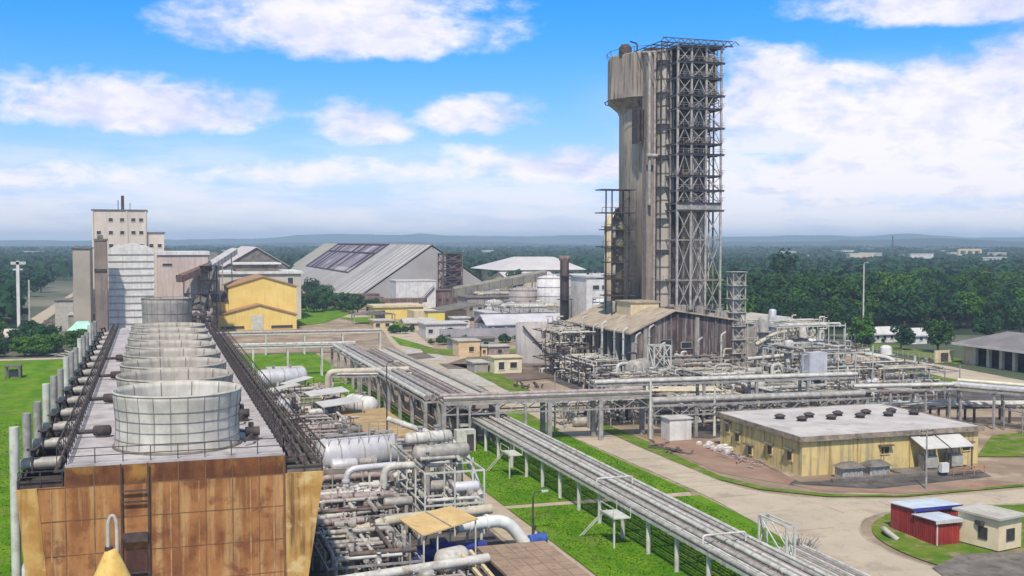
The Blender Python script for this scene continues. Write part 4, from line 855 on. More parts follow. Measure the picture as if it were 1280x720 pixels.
# slim column frame right of hall
T = lattice('lattice_tower', 'pale slim lattice column standing at the right edge of the tower hall', 119.3, 214, 2.9, 2.6, 23.3, 8, MAUVE_L, .22)
b = MB(); b.box(118.4, 120.2, 213.6, 215, 0, 22.5); b.build('panel', mat('pale green grey panel', (.42, .42, .36), (.3, .29, .25), .6, streak=(.2, .17, .14)), T)
T = thing('pump_vessel', 'round ended grey vessel lying in front of the tower hall', 'vessel', (92, 205, 0))
b = MB(); b.capsule((90.6, 203.5, 4.3), (94.6, 206.5, 4.3), 2.1, 22, .5); b.build('shell', PIPE, T)
b = MB(); [b.box(x, x+.5, y-.8, y+.8, 0, 2.6) for x, y in ((91, 204), (93.6, 206))]; b.build('saddle', CONC, T)
b = MB(); b.cyl(90.2, 203.2, 4.0, 4.6, .5, .5, 10); b.tube([(92, 205, 6.3), (92, 205, 7.6), (90, 205, 7.6)], .2, 8, bend=.5); b.build('nozzle', STEEL_D, T)
for i, (x, y, z) in enumerate(((93.2, 208, 10.8), (93.0, 214, 11.4), (93.3, 219.5, 11), (92.8, 225, 12), (93.2, 231, 11), (92.9, 237, 12.4), (95.2, 206, 12.5), (98.6, 208, 8.6), (107.4, 208.5, 9.4), (112.8, 208.5, 10.4))):
    T = thing('pipe_column', 'tall thin pale pipe column standing in front of the tower hall walls', 'pipe', (x, y, 0), 'pipe columns before the tower hall'); b = MB(); b.tube([(x, y, 0), (x, y, z), (x+1.2, y+.4, z+.5)], .22, 8, bend=.5); b.build('pipe_run', PIPE_W if i % 2 else PIPE, T); b = MB(); [b.cyl(x, y, zz, zz+.2, .36, .36, 8) for zz in (2, z*.55, z*.85)]; b.build('flange', PIPE, T)
# ---------------------------------------------------------------- yellow substation on the right
YB = thing('substation', 'flat-roofed yellow plaster building with paired roof ventilators beside the road', 'building', (91, 123, 0))
b = MB(); b.box(78.4, 105.6, 123.5, 145, 0, 4.75); b.build('wall', YELL, YB)
b = MB(); b.box(77.9, 106.1, 123.0, 145.5, 4.753, 5.05); b.build('roof', mat('pale lilac roof slab', (.56, .51, .49), (.44, .40, .385), .2, .85, 0, spots=(.33, .29, .27), spot_scale=.25, spot_amt=.6), YB)
b = MB(); b.box(77.85, 106.15, 122.95, 123.15, 4.5, 5.16); b.box(77.85, 78.05, 123.16, 145.5, 4.5, 5.16); b.box(105.95, 106.15, 123.16, 145.5, 4.5, 5.16); b.box(78.06, 105.94, 145.35, 145.55, 4.5, 5.16); b.build('parapet', mat('mould streaked edge', (.30, .25, .2), (.16, .13, .11), 1.2, spots=(.5, .4, .25)), YB)
b = MB()
for x in (82.5, 86.6, 90.6, 94.6, 98.6, 102.5): b.box(x, x+.12, 123.4, 123.5, 0, 4.5)
for y in (128, 132.5, 137, 141.5): b.box(78.3, 78.4, y, y+.12, 0, 4.5)
b.build('wall_joint', mat('ochre pilaster', (.45, .33, .1), (.36, .27, .1), 1), YB)
for ix, x in enumerate((83.5, 88.2, 92.9, 97.6, 101.9)):
    for dxv, yv in ((0, 137.2), (1.9, 134.6)):
        b = MB(); b.box(x+dxv-.45, x+dxv+.45, yv-.45, yv+.45, 5.05, 5.4); b.lathe(x+dxv, yv, [(.4, 5.38), (.78, 5.42), (.78, 5.56), (.3, 5.78), (.01, 5.8)], 14); b.build('roof_ventilator', mat('dark ventilator', (.09, .075, .075), (.06, .05, .05), 1), YB)
def awn(u0, u1, z, face, pos, parent, m=CONC_D, out=.7, nm='window_hood'):
    b = MB()
    if face == 'S': b.box(u0, u1, pos-out, pos-.01, z, z+.14)
    else: b.box(pos-out, pos-.01, u0, u1, z, z+.14)
    b.build(nm, m, parent)
for y, z in ((142.2, 2.6), (139.3, 1.7), (135.8, .5), (130.6, 1.5), (125.7, 1.6)):
    windows('window', [(y, y+1.1, z, z+1.1)], 'W', 78.4, YELL, YB); awn(y-.4, y+1.5, z+1.35, 'W', 78.4, YB)
for x, z in ((90.2, 2.2), (103.0, 1.9)):
    windows('window', [(x, x+1.2, z, z+.9)], 'S', 123.5, YELL, YB); awn(x-.4, x+1.6, z+1.1, 'S', 123.5, YB, mat('brown hood', (.2, .12, .08), (.15, .09, .06), 1))
for x0 in (94.6, 98.6):
    b = MB(); b.add([(x0-.1, 120.2, 3.1), (x0+3.6, 120.2, 3.1), (x0+3.6, 123.45, 4.3), (x0-.1, 123.45, 4.3), (x0-.1, 120.2, 3.2), (x0+3.6, 120.2, 3.2), (x0+3.6, 123.45, 4.42), (x0-.1, 123.45, 4.42)], [(0, 3, 2, 1), (4, 5, 6, 7), (0, 1, 5, 4), (1, 2, 6, 5), (2, 3, 7, 6), (3, 0, 4, 7)]); b.build('lean_to_roof', TIN, YB)
    b = MB(); [b.bar((x, 120.4, 0), (x, 120.4, 3.1), .12) for x in (x0+.1, x0+3.4)]; b.build('lean_to_post', STEEL_D, YB)
    tr = thing('transformer', 'grey finned transformer under the '+('left' if x0 < 96 else 'right')+' white lean-to roof', 'transformer', (x0+1.7, 121.6, 0))
    b = MB(); b.box(x0+.7, x0+2.6, 121.2, 122.5, .3, 2.0); b.build('tank', STEEL, tr)
    b = MB()
    for k in range(12): b.box(x0+.75+k*.15, x0+.82+k*.15, 120.9, 121.2, .5, 1.8)
    b.build('cooling_fin', STEEL_L, tr)
    b = MB()
    for k in range(3): b.cyl(x0+1.1+k*.55, 121.8, 2.0, 2.6, .12, .05, 8)
    b.build('bushing', TIN, tr)
for x0, lb in ((82.0, 'left of the pair of low grey cooling units in front of the yellow building'), (86.0, 'right of the pair of low grey cooling units in front of the yellow building')):
    T = thing('cooling_unit', lb, 'cooling unit', (x0+1.3, 120.6, 0)); b = MB(); b.box(x0, x0+2.9, 119.8, 121.6, 0, 1.5); b.build('casing', CONC_L, T)
    b = MB(); b.add([(x0-.3, 119.4, 1.5), (x0+3.2, 119.4, 1.5), (x0+3.2, 122, 1.5), (x0-.3, 122, 1.5), (x0+.6, 120.3, 2.1), (x0+2.3, 120.3, 2.1), (x0+2.3, 121, 2.1), (x0+.6, 121, 2.1)], [(3, 2, 1, 0), (0, 1, 5, 4), (1, 2, 6, 5), (2, 3, 7, 6), (3, 0, 4, 7), (4, 5, 6, 7)]); b.build('roof', CONC_D, T)
    b = MB(); [b.box(x0+.25+k*.7, x0+.7+k*.7, 119.72, 119.8, .35, 1.2) for k in range(4)]; b.build('louvre', STEEL, T)
T = thing('plinth', 'low dark concrete plinth along the front of the yellow building', 'plinth', (90, 119, 0)); b = MB(); b.box(80, 99, 118.9, 119.5, 0, .45); b.box(91, 101, 119.6, 122.9, 0, .3); b.build('slab', CONC_D, T)
T = thing('switch_box', 'small white cabinet at the corner of the transformers', 'cabinet', (95.8, 118.2, 0)); b = MB(); b.box(95.3, 96.4, 117.9, 118.5, .5, 1.7); b.build('casing', WHITE, T); b = MB(); [b.bar((x, 118.2, 0), (x, 118.2, .5), .1) for x in (95.4, 96.3)]; b.build('leg', STEEL_D, T)
T = thing('pipe_fence', 'low orange brown pipe fence by the yellow building corner', 'fence', (99, 117.8, 0)); b = MB(); [b.bar((97+k*1.6, 117.8, 0), (97+k*1.6, 117.8, 1.1), .1) for k in range(4)]; b.bar((97, 117.8, 1.05), (101.8, 117.8, 1.05), .1); b.bar((97, 117.8, .6), (101.8, 117.8, .6), .08); b.build('rail', mat('orange pipe', (.5, .22, .1), (.4, .18, .09), 1), T)
# gate-side pole in front of the building
def pole(name, label, x, y, z, arm=None, m=STEEL, lampz=True, r0=.14, group=None, cat='pole'):
    T = thing(name, label, cat, (x, y, 0), group); b = MB(); b.cyl(x, y, 0, z, r0, r0*.6, 8); b.build('mast', m, T)
    if arm:
        b = MB()
        for k in range(arm): b.bar((x-.9, y, z-.3-k*.6), (x+.9, y, z-.3-k*.6), .1); [b.cyl(x+dx_, y, z-.3-k*.6, z-.05-k*.6, .06, .04, 6) for dx_ in (-.8, 0, .8)]
        b.build('crossarm', STEEL_D, T)
    elif lampz:
        b = MB(); b.tube([(x, y, z), (x+.2, y, z+.4), (x+1.2, y, z+.5)], .06, 6); b.build('bracket', m, T); b = MB(); b.box(x+.9, x+1.6, y-.15, y+.15, z+.38, z+.55); b.build('lamp_head', TIN, T)
    return T
pole('utility_pole', 'thin grey utility pole with a crossarm in front of the yellow building', 88.6, 112.4, 7.4, 2)
pole('lamp_post', 'grey lamp post standing on the grass right of the diagonal pipe rack', 58.6, 161, 9.6)
pole('lamp_post', 'dark thin lamp post among the pipework left of the path', 28.0, 139, 14.3, m=STEEL_D, r0=.12)
pole('lamp_post', 'tall thin mast rising before the dark forest', 212, 300, 22.8, m=STEEL_L, r0=.3)
pole('lamp_post', 'short dark lamp post on the brown path by the blue valve', 36.6, 107, 4.0, m=STEEL_D)
for i, (u, v0, v1) in enumerate(((813, 550, 478), (893, 545, 486))):
    x, y, _ = G(u, v0); pole('lamp_post', ['pale post standing in front of the long rack, left of the white box', 'pale post standing in front of the long rack, right of the white box'][i], x, y, 9.4 if i == 0 else 7.6, m=STEEL_L, r0=.26, lampz=False)
T = thing('white_cabin', 'white ribbed steel cabin standing under the long pipe rack', 'cabin', (75.0, 151, 0))
b = MB(); b.box(73.2, 76.8, 151.0, 154, .1, 3.3); [b.box(73.2+.36*k, 73.3+.36*k, 150.93, 151, .2, 3.2) for k in range(1, 10)]; b.build('wall', WHITE, T)
b = MB(); b.box(73.0, 77.0, 150.8, 154.2, 3.303, 3.5); b.build('roof', TIN, T); b = MB(); b.box(73.3, 76.7, 151.1, 153.9, 0, .1); b.build('base', STEEL_D, T)
# ---------------------------------------------------------------- red sheds and cream cabin on the island
RED = mat('red corrugated sheet', (.33, .035, .03), (.24, .025, .025), .8, .6, 0, streak=(.42, .14, .12), streak_amt=.45)
BLUER = mat('pale blue white roof sheet', (.64, .69, .74), (.5, .56, .63), .6, .5, .1)
def redshed(label, x0, x1, y0, y1, z0, z1):
    T = thing('red_shed', label, 'shed', ((x0+x1)/2, y0, 0)); b = MB(); b.xprism([(y0, 0), (y1, 0), (y1, z0), (y0, z1)], x0, x1)
    n = int((x1-x0)/.3)
    for k in range(n): b.box(x0+.3*k, x0+.3*k+.08, y0-.04, y0, .05, z1-.06)
    n = int((y1-y0)/.3)
    for k in range(n): b.box(x0-.04, x0, y0+.3*k, y0+.3*k+.08, .05, min(z0, z1)-.05)
    b.build('wall', RED, T)
    b = MB(); b.xprism([(y0-.25, z1+.02), (y1+.25, z0+.02), (y1+.25, z0+.1), (y0-.25, z1+.1)], x0-.2, x1+.2); b.build('roof', BLUER, T)
    b = MB(); b.box(x0-.2, x1+.2, y0-.3, y0-.24, z1-.25, z1+.1); b.build('fascia', BLUE if y0 > 93 else TIN, T); b = MB(); b.box(x0+.05, x0+.2, y0-.08, y0-.045, 0, z1-.3); b.build('corner_post', TIN, T)
    b = MB(); b.box(x0-.1, x1+.1, y0-.12, y1+.1, 0, .05); b.build('base', CONC_D, T)
redshed('larger dark red shed with a pale blue roof, behind the smaller one', 72.9, 78.4, 94.3, 98.0, 2.7, 2.95)
redshed('smaller dark red shed touching the cream cabin', 72.8, 75.6, 90.8, 94.0, 2.4, 2.55)
CB = thing('cream_cabin', 'cream cabin with two dark windows beside the red sheds', 'cabin', (80, 88, 0))
CC = mat('warm cream plaster', (.74, .62, .42), (.66, .54, .36), .5, .85, 0, spots=(.55, .45, .32), spot_amt=.4)
Pc = [(75.8, 91.3), (76.9, 86.9), (80.2, 87.6), (79.1, 92.0)]
b = MB(); b.prism(Pc, .25, 3.3); b.build('wall', CC, CB); b = MB(); b.prism([(75.4, 91.7), (76.6, 86.4), (80.7, 87.3), (79.5, 92.5)], 3.303, 3.5); b.build('roof', CONC_L, CB)
b = MB(); b.prism([(75.85, 91.2), (76.95, 87.0), (80.1, 87.7), (79.0, 91.9)], 0, .25); b.build('plinth', STEEL_D, CB)
def wallwin(a, c, t, wd, z0, z1):
    a = Vector((*a, 0)); c = Vector((*c, 0)); d = (c-a).normalized(); nrm = Vector((d.y, -d.x, 0)); p = a.lerp(c, t)+nrm*.03; b = MB(); f = MB(); e = d*wd/2
    b.bar(p-e+Vector((0, 0, (z0+z1)/2)), p+e+Vector((0, 0, (z0+z1)/2)), .05, z1-z0); w_ = b.build('window', GLASS, CB)
    for zz in (z0, z1): f.bar(p-e*1.1+Vector((0, 0, zz)), p+e*1.1+Vector((0, 0, zz)), .12, .08)
    for s in (-1, 0, 1): f.bar(p+e*s+Vector((0, 0, z0)), p+e*s+Vector((0, 0, z1)), .08, .12)
    f.build('window_frame', STEEL_D, w_)
wallwin(Pc[0], Pc[1], .62, .9, 1.1, 2.2); wallwin(Pc[1], Pc[2], .5, 1.1, 1.1, 2.2)
b = MB(); b.box(76.1, 76.5, 88.4, 89.3, 2.35, 2.75); b.build('air_conditioner', STEEL_D, CB)
T = thing('culvert_pipe', 'curved pale pipe end on the grass beside the red shed', 'pipe', (71.0, 95, 0)); b = MB(); b.tube([(71.6, 97.0, .2), (70.6, 96, .7), (70.3, 94.8, .6), (70.6, 93.6, .1)], .28, 10, bend=.5); b.build('tube', CONC_L, T)
T = thing('bush', 'small grey leafless bush by the road beside the diagonal pipe rack', 'bush', (58.6, 92, 0)); b = MB(); r = random.Random(4)
for _ in range(90): p = Vector((58.4+r.gauss(0, .4), 92.4+r.gauss(0, .5), 0)); b.bar(p, p+Vector((r.gauss(0, .7), r.gauss(0, .7), r.uniform(.6, 2.0))), .05)
b.build('twigs', STEEL, T)
# ---------------------------------------------------------------- garage far right
GA = thing('garage', 'long garage with pillars, dark open bays and a grey roof, far right', 'building', (196, 215, 0))
b = MB(); b.box(188.5, 189.2, 222.5, 226, 0, 5.0); b.box(188.5, 206, 226, 226.4, 0, 5.0); b.box(205.6, 206, 180, 226, 0, 5.0); b.build('wall', CREAM, GA)
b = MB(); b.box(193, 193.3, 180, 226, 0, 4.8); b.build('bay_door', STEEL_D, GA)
for y in (222.2, 217.6, 213.4, 209.2, 205, 200.8, 196.6): b = MB(); b.box(188.4, 189.2, y-.45, y+.45, 0, 4.9); b.build('pillar', mat('cream pillar', (.66, .57, .45), (.55, .47, .37), .5), GA)
b = MB(); b.add([(186.6, 178, 5.0), (208, 178, 5.0), (208, 228, 5.0), (186.6, 228, 5.0), (197, 186, 8.1), (197, 221, 8.1)], [(3, 2, 1, 0), (0, 1, 4), (1, 2, 5, 4), (2, 3, 5), (3, 0, 4, 5)]); b.build('roof', mat('dark grey sheet roof', (.25, .23, .23), (.18, .165, .165), .2), GA)
b = MB(); b.box(186.5, 186.7, 178, 228, 4.6, 5.05); b.box(186.71, 208, 228, 228.2, 4.6, 5.05); b.build('fascia', TIN, GA)
T = thing('low_wall', 'low cream wall and gate left of the garage', 'wall', (184, 229, 0)); b = MB(); b.box(183, 188.4, 229.5, 230, 0, 3); b.build('panel', CREAM, T); b = MB(); b.box(184.6, 186.8, 229.4, 229.49, .3, 2.4); b.build('gate', STEEL_D, T)
# ---------------------------------------------------------------- pipe racks
def rack(label, p0, p1, z, wd, spacing, pipes, m=STEEL, pr=.28, truss=False, single=False, deck=None, group='pipe racks', post_round=False, first=0.0):
    p0 = Vector((*p0, 0)); p1 = Vector((*p1, 0)); d = (p1-p0); L_ = d.length; d.normalize(); s = Vector((-d.y, d.x, 0)); T = thing('pipe_rack', label, 'pipe rack', p0, group)
    n = max(1, round((L_-first)/spacing)); ZZ = Vector((0, 0, 1))
    for k in range(n+1):
        c = p0+d*(first+(L_-first)*k/n)
        for sg in ((0,) if single else (-1, 1)):
            q = c+s*sg*wd/2*.88; b = MB()
            if post_round: b.cyl(q.x, q.y, 0, z-.1, pr, pr, 10)
            else: b.bar(q, q+ZZ*(z-.15), pr*2)
            b.build('post', m, T)
        b = MB(); b.bar(c-s*wd/2+ZZ*(z-.12), c+s*wd/2+ZZ*(z-.12), pr*1.2, .26); b.build('crossbeam', m, T)
    b = MB()
    for sg in (-1, 1): b.bar(p0+s*sg*wd/2+ZZ*z, p1+s*sg*wd/2+ZZ*z, .2, .3)
    if truss:
        for sg in (-1, 1):
            b.bar(p0+s*sg*wd/2+ZZ*(z-1.5), p1+s*sg*wd/2+ZZ*(z-1.5), .16, .2); kk = int(L_/2.2)
            for k in range(kk): a = p0+d*L_*k/kk+s*sg*wd/2; c = p0+d*L_*(k+1)/kk+s*sg*wd/2; b.bar(a+ZZ*(z if k % 2 else z-1.5), c+ZZ*(z-1.5 if k % 2 else z), .1)
    b.build('side_beam', m, T)
    if deck: b = MB(); o = .35; b.bar(p0+ZZ*(z+.28), p1+ZZ*(z+.28), wd, .2); b.build('deck', deck, T)
    for (off, r_, mm, dz) in pipes:
        b = MB(); a = p0+s*off+ZZ*(z+.2+r_+dz); c = p1+s*off+ZZ*(z+.2+r_+dz); mid = a.lerp(c, .5)
        b.tube([a, c], r_, 8)
        k = 0
        while k < L_: q = a+d*k; b.tube([q, q+d*.15], r_*1.18, 8); k += 7.3
        b.build('pipe', mm, T)
    return T
def loop_(T, pts, r_, m, bend=.6): b = MB(); b.tube(pts, r_, 10, bend=bend); return b.build('pipe', m, T)
rr = random.Random(21)
# diagonal run over the lawn
pp = []; o = 2.75
for r_, m in ((.17, PIPE_W), (.10, PIPE), (.22, PIPE), (.12, PIPE_R), (.17, PIPE_W), (.14, PIPE), (.24, PIPE_W), (.10, PIPE_D), (.15, PIPE_R), (.2, PIPE), (.12, PIPE_W), (.12, PIPE_W), (.2, PIPE)):
    o -= r_+.055; pp.append((o, r_, m, 0)); o -= r_+.075
DR = rack('long low pipe rack on pale round posts striding across the bright lawn', (47.3, 164), (47.1, 60), 3.6, 5.6, 6.25, pp, m=STEEL_L, pr=.22, post_round=True)
for y in (134.5, 101.0, 158.0):
    b = MB(); x = 43.2; b.box(x-1.0, x+.8, y-1.7, y+1.7, 3.0, 3.12); [b.bar((x+dx_, y+dy_, 3.12), (x+dx_, y+dy_, 4.1), .06) for dx_ in (-1, .8) for dy_ in (-1.7, 1.7)]; b.bar((x-1, y-1.7, 4.1), (x-1, y+1.7, 4.1), .06); b.bar((x-1, y-1.7, 3.2), (x-1, y+1.7, 3.2), .12)
    b.bar((x-.6, y+1.7, 3.1), (x-2.4, y+3.9, 0), .1); b.bar((x-.2, y+1.9, 3.1), (x-2.0, y+4.1, 0), .1); b.bar((x-.8, y-1.4, 0), (x-.8, y-1.4, 3), .16); b.build('side_platform', STEEL_L, DR)
for y0_ in (112, 88): loop_(DR, [(44.4, y0_-3, 4.0), (44.4, y0_-3, 4.9), (48.5, y0_-3, 4.9), (48.5, y0_-3, 4.1)], .1, PIPE_W, .3)
# low sleeper-height run at the bottom, ending in a bracket frame
T = lattice('pipe_anchor_frame', 'pale anchor frame where the low pipes meet the road at the bottom', 51.2, 84.5, .8, 4.5, 5.8, 2, STEEL_L, .16, cat='frame', deck=False)
T = rack('bundle of low pipes beside the anchor frame at the bottom edge', (55.2, 89), (55.2, 56), 1.6, 4.2, 8, [(1.6-.42*k, .13, (PIPE_W, PIPE, PIPE_R)[k % 3], 0) for k in range(9)], m=STEEL)
# north-south high rack (behind the long one)
T = rack('high rack of fat lagged pipes running back towards the yellow workshop', (40.4, 161), (40.2, 250), 6.2, 5.0, 9, [(2.0, .38, PIPE_W, 0), (1.0, .42, PIPE, 0), (.1, .2, PIPE_R, 0), (-.7, .3, PIPE, .1), (-1.6, .36, PIPE_R, 0), (-2.2, .15, PIPE_D, .2)], m=STEEL, pr=.25)
T = rack('second brown topped rack beside the fat pipes, carrying a walkway', (46.8, 162), (46.8, 240), 6.0, 4.4, 9.5, [(1.8, .28, PIPE_R, .1), (1.1, .2, PIPE_D, .1), (-1.7, .3, PIPE, .2)], m=STEEL, deck=CONC_L, pr=.22)
T = rack('short dark piped rack under the corner of the high racks', (43.6, 158), (43.6, 196), 4.0, 3.6, 9, [(1.2, .3, PIPE_R, 0), (.3, .25, PIPE, 0), (-.6, .3, PIPE_D, 0), (-1.3, .2, PIPE_R, 0)], m=STEEL_D, pr=.16)
# far east-west rack before the workshop
T = rack('far pale rack crossing in front of the yellow workshop', (6, 252), (43, 249), 6.6, 3.0, 8, [(1.0, .28, PIPE_W, 0), (.3, .2, PIPE, 0), (-.5, .3, PIPE_W, .2), (-1.2, .2, PIPE, 0)], m=STEEL_L, pr=.2)
T = rack('farther thin rack behind the far pale rack', (8, 300), (58, 297), 5.6, 2.4, 10, [(.8, .25, PIPE_W, 0), (0, .2, PIPE, 0), (-.8, .25, PIPE_R, 0)], m=STEEL_L, pr=.2)
# elbow pipe rack in the middle
T = rack('short rack carrying one fat elbow pipe down to the tanks', (30.2, 199), (44, 196), 5.9, 2.2, 4.8, [(-.5, .2, PIPE_W, 0)], m=STEEL, pr=.22)
loop_(T, [(44, 198.6, 6.7), (29.4, 198.6, 6.7), (29.4, 198.6, 1.0)], .55, mat('beige lagging', (.55, .49, .38), (.42, .37, .28), .8, spots=(.3, .25, .18)), 1.2)
# main east-west rack in front of the tower
T = rack('main concrete-decked pipe bridge in front of the tower hall, left stretch', (40, 158.5), (71.8, 156.3), 6.3, 4.2, 8.0, [(-1.7, .25, PIPE, .4), (-1.0, .16, PIPE_D, .4), (1.6, .3, PIPE_R, .3)], m=STEEL, truss=True, deck=CONC, pr=.32)
for x in (41.7, 43.5): b = MB(); b.bar((x, 155.6, 0), (x, 155.6, 6), .3); b.build('post', STEEL, T)
b = MB(); b.bar((45, 155.0, 2.8), (52, 155.0, 2.8), .3); b.bar((52, 155.5, 0), (52, 155.5, 6), .4); b.build('portal_beam', STEEL, T)
T = rack('main pipe bridge with one very fat lagged pipe, middle stretch', (71.8, 156.3), (108, 153.5), 5.0, 4.6, 7.2, [(-1.3, .48, PIPE, 0), (-.1, .3, PIPE_W, 0), (.8, .35, PIPE, 0), (1.7, .3, PIPE_R, 0)], m=STEEL, truss=True, pr=.25)
T = rack('upper pipe tier above the middle of the main bridge', (66, 164), (112, 161), 7.2, 3.0, 9, [(-1, .35, PIPE_W, 0), (-.2, .25, PIPE, 0), (.6, .3, PIPE, 0), (1.2, .16, PIPE_D, 0)], m=STEEL, pr=.2)
T = rack('right-hand rack with a pale roofing pipe, behind the yellow building', (107, 155), (125, 152), 6.0, 4.6, 6, [(-1.6, .3, PIPE_W, .2), (-.6, .25, PIPE, 0), (.4, .3, PIPE, 0), (1.5, .25, PIPE, 0)], m=STEEL, pr=.16)
rt = rack('rack of silver pipes bending towards the right edge behind the yellow building', (125, 152), (143, 122), 6.0, 4.6, 7, [(1.8, .3, mat('ivory pipe', (.72, .68, .5), (.6, .56, .42), .7), .5), (.9, .25, PIPE, .2), (.2, .3, PIPE, .1), (-.7, .35, SILVER, .1), (-1.7, .25, PIPE, 0)], m=STEEL, pr=.16)
T = rack('low ground rack seen under the silver pipes at the right', (112, 158), (146, 148), 2.6, 4, 6, [(-1.3, .3, PIPE_W, 0), (-.4, .25, PIPE, 0), (.5, .3, PIPE_W, 0), (1.3, .2, PIPE, 0)], m=STEEL_D, pr=.15)
# wide deck of scattered pipes west of the tower hall
T = rack('yellowish pipes lying on low sleepers before the tower hall', (76, 176), (92, 171), 4.2, 6, 5, [(2.2-.7*k, .22, (CREAM, PIPE, PIPE_W)[k % 3], 0) for k in range(7)], m=STEEL, pr=.14)
# ---------------------------------------------------------------- pipework skids
def skid(label, x0, x1, y0, y1, z, seed, npipe=14, nves=3, m=STEEL, mats=None, floors=1, dens=1.0, rng=(.08, .26), name='pipe_skid', group='pipework skids', dark=False):
    r = random.Random(seed); T = thing(name, label, 'pipework', (x0, y0, 0), group); mats = mats or (PIPE, PIPE_W, PIPE, PIPE_D, PIPE_R)
    nx = max(1, round((x1-x0)/3.6)); ny = max(1, round((y1-y0)/4.2)); b = MB()
    xs = [x0+(x1-x0)*i/nx for i in range(nx+1)]; ys = [y0+(y1-y0)*j/ny for j in range(ny+1)]; zs = [z*(k+1)/floors for k in range(floors)]
    for x in xs:
        for y in ys:
            if r.random() < .85: b.bar((x, y, 0), (x, y, z+r.choice((0, 0, .5, 1.2))), .16)
    b.build('frame_posts', m, T); b = MB()
    for zz in zs:
        for x in xs: b.bar((x, y0, zz), (x, y1, zz), .13, .18)
        for y in ys: b.bar((x0, y, zz), (x1, y, zz), .13, .18)
    b.build('frame_beams', m, T)
    if nves:
        for k in range(nves):
            x = r.uniform(x0+1, x1-1); y = r.uniform(y0+1, y1-1); R0 = r.uniform(.4, .85)
            b = MB(); tt = r.random(); zz = r.choice([.9]+[q+.8 for q in zs[:1]])
            if tt < .4: b.capsule((x-1.2, y, zz), (x+1.4, y, zz), R0, 14); nm = 'vessel'; b.box(x-.9, x-.6, y-.3, y+.3, 0, zz); b.box(x+.7, x+1.0, y-.3, y+.3, 0, zz)
            elif tt < .7: b.capsule((x, y, .6), (x, y, .6+r.uniform(1.6, 3.2)), R0*.8, 14); nm = 'vessel'
            else: b.tube([(x-.9, y, zz), (x+.5, y, zz)], R0*.6, 12); b.tube([(x+.5, y, zz), (x+1.1, y, zz)], R0*.85, 14); b.box(x-1, x+1.2, y-.5, y+.5, 0, .4); b.box(x-.3, x+.2, y-.3, y+.3, .4, zz); nm = 'pump'
            b.build(nm, r.choice((PIPE, PIPE_W, SILVER, STEEL_D, CONC_D, PIPE)), T)
    for k in range(npipe):
        lev = r.choice([.5]+zs+zs)+r.uniform(.12, .8); rad = r.uniform(*rng)*(1 if r.random() < .85 else 1.6); mm = r.choice(mats)
        if r.random() < .62: y = r.uniform(y0, y1); a = (x0+r.uniform(-.3, .35*(x1-x0)), y, lev); c = (x1-r.uniform(-.3, .35*(x1-x0)), y, lev)
        else: x = r.uniform(x0, x1); a = (x, y0+r.uniform(0, .3*(y1-y0)), lev); c = (x, y1-r.uniform(0, .3*(y1-y0)), lev)
        pts = [a, c]
        if r.random() < .7:
            dz = r.choice((-1, -1, 1))*r.uniform(.6, 1.6); e = (c[0], c[1], max(.2, lev+dz)); pts.append(e)
            if r.random() < .5: pts.append((e[0]+r.uniform(-2, 2), e[1], e[2]))
        if r.random() < .5: pts = [(a[0], a[1], max(.1, lev-r.uniform(.8, 3)))]+pts
        b = MB(); b.tube(pts, rad, 8, bend=rad*2.6)
        for _ in range(2):                       # flanges and hand wheels
            t = r.random(); q = Vector(a).lerp(Vector(c), t); dd = (Vector(c)-Vector(a)).normalized(); b.tube([q, q+dd*.16], rad*1.5, 8)
            if r.random() < .6: b.cyl(q.x, q.y, q.z, q.z+rad+.5, .04, .04, 5); b.lathe(q.x, q.y, [(.02, q.z+rad+.45), (.2, q.z+rad+.47), (.2, q.z+rad+.52), (.02, q.z+rad+.54)], 8)
        b.build('pipe', mm, T)
    return T
def htank(label, p, q, R, m, name='horizontal_tank', rings=3, rail=False, saddle=True, group=None):
    p = Vector(p); q = Vector(q); T = thing(name, label, 'tank', (p.x, p.y, 0), group); d = (q-p).normalized(); b = MB(); b.capsule(p, q, R, 28, .5); b.build('shell', m, T)
    b = MB()
    for k in range(rings): c = p.lerp(q, (k+.5)/rings); b.tube([c-d*.06, c+d*.06], R+.05, 28)
    b.build('band', STEEL, T); b = MB(); sd_ = Vector((-d.y, d.x, 0))
    for t in (.18, .82): c = p.lerp(q, t); b.bar((c.x-sd_.x*R*.7, c.y-sd_.y*R*.7, (c.z-R*.4)/2), (c.x+sd_.x*R*.7, c.y+sd_.y*R*.7, (c.z-R*.4)/2), .5, max(.3, c.z-R*.4))
    b.build('saddle', CONC, T)
    b = MB()
    for t in (.3, .7): c = p.lerp(q, t); b.cyl(c.x, c.y, c.z+R*.9, c.z+R+.55, .25, .25, 10); b.cyl(c.x, c.y, c.z+R+.45, c.z+R+.6, .36, .36, 10)
    b.build('manhole', STEEL, T)
    if rail:
        b = MB()
        for sg in (-1, 1):
            for k in range(8): c = p.lerp(q, k/7)+sd_*sg*R*.75; b.bar((c.x, c.y, c.z+R*.6), (c.x, c.y, c.z+R+1.2), .06)
            a = p+sd_*sg*R*.75; e = q+sd_*sg*R*.75; b.bar((a.x, a.y, p.z+R+1.2), (e.x, e.y, q.z+R+1.2), .06)
        b.bar((p.x, p.y, p.z+R+.25), (q.x, q.y, q.z+R+.25), .8, .08); b.build('walkway', STEEL, T)
    return T
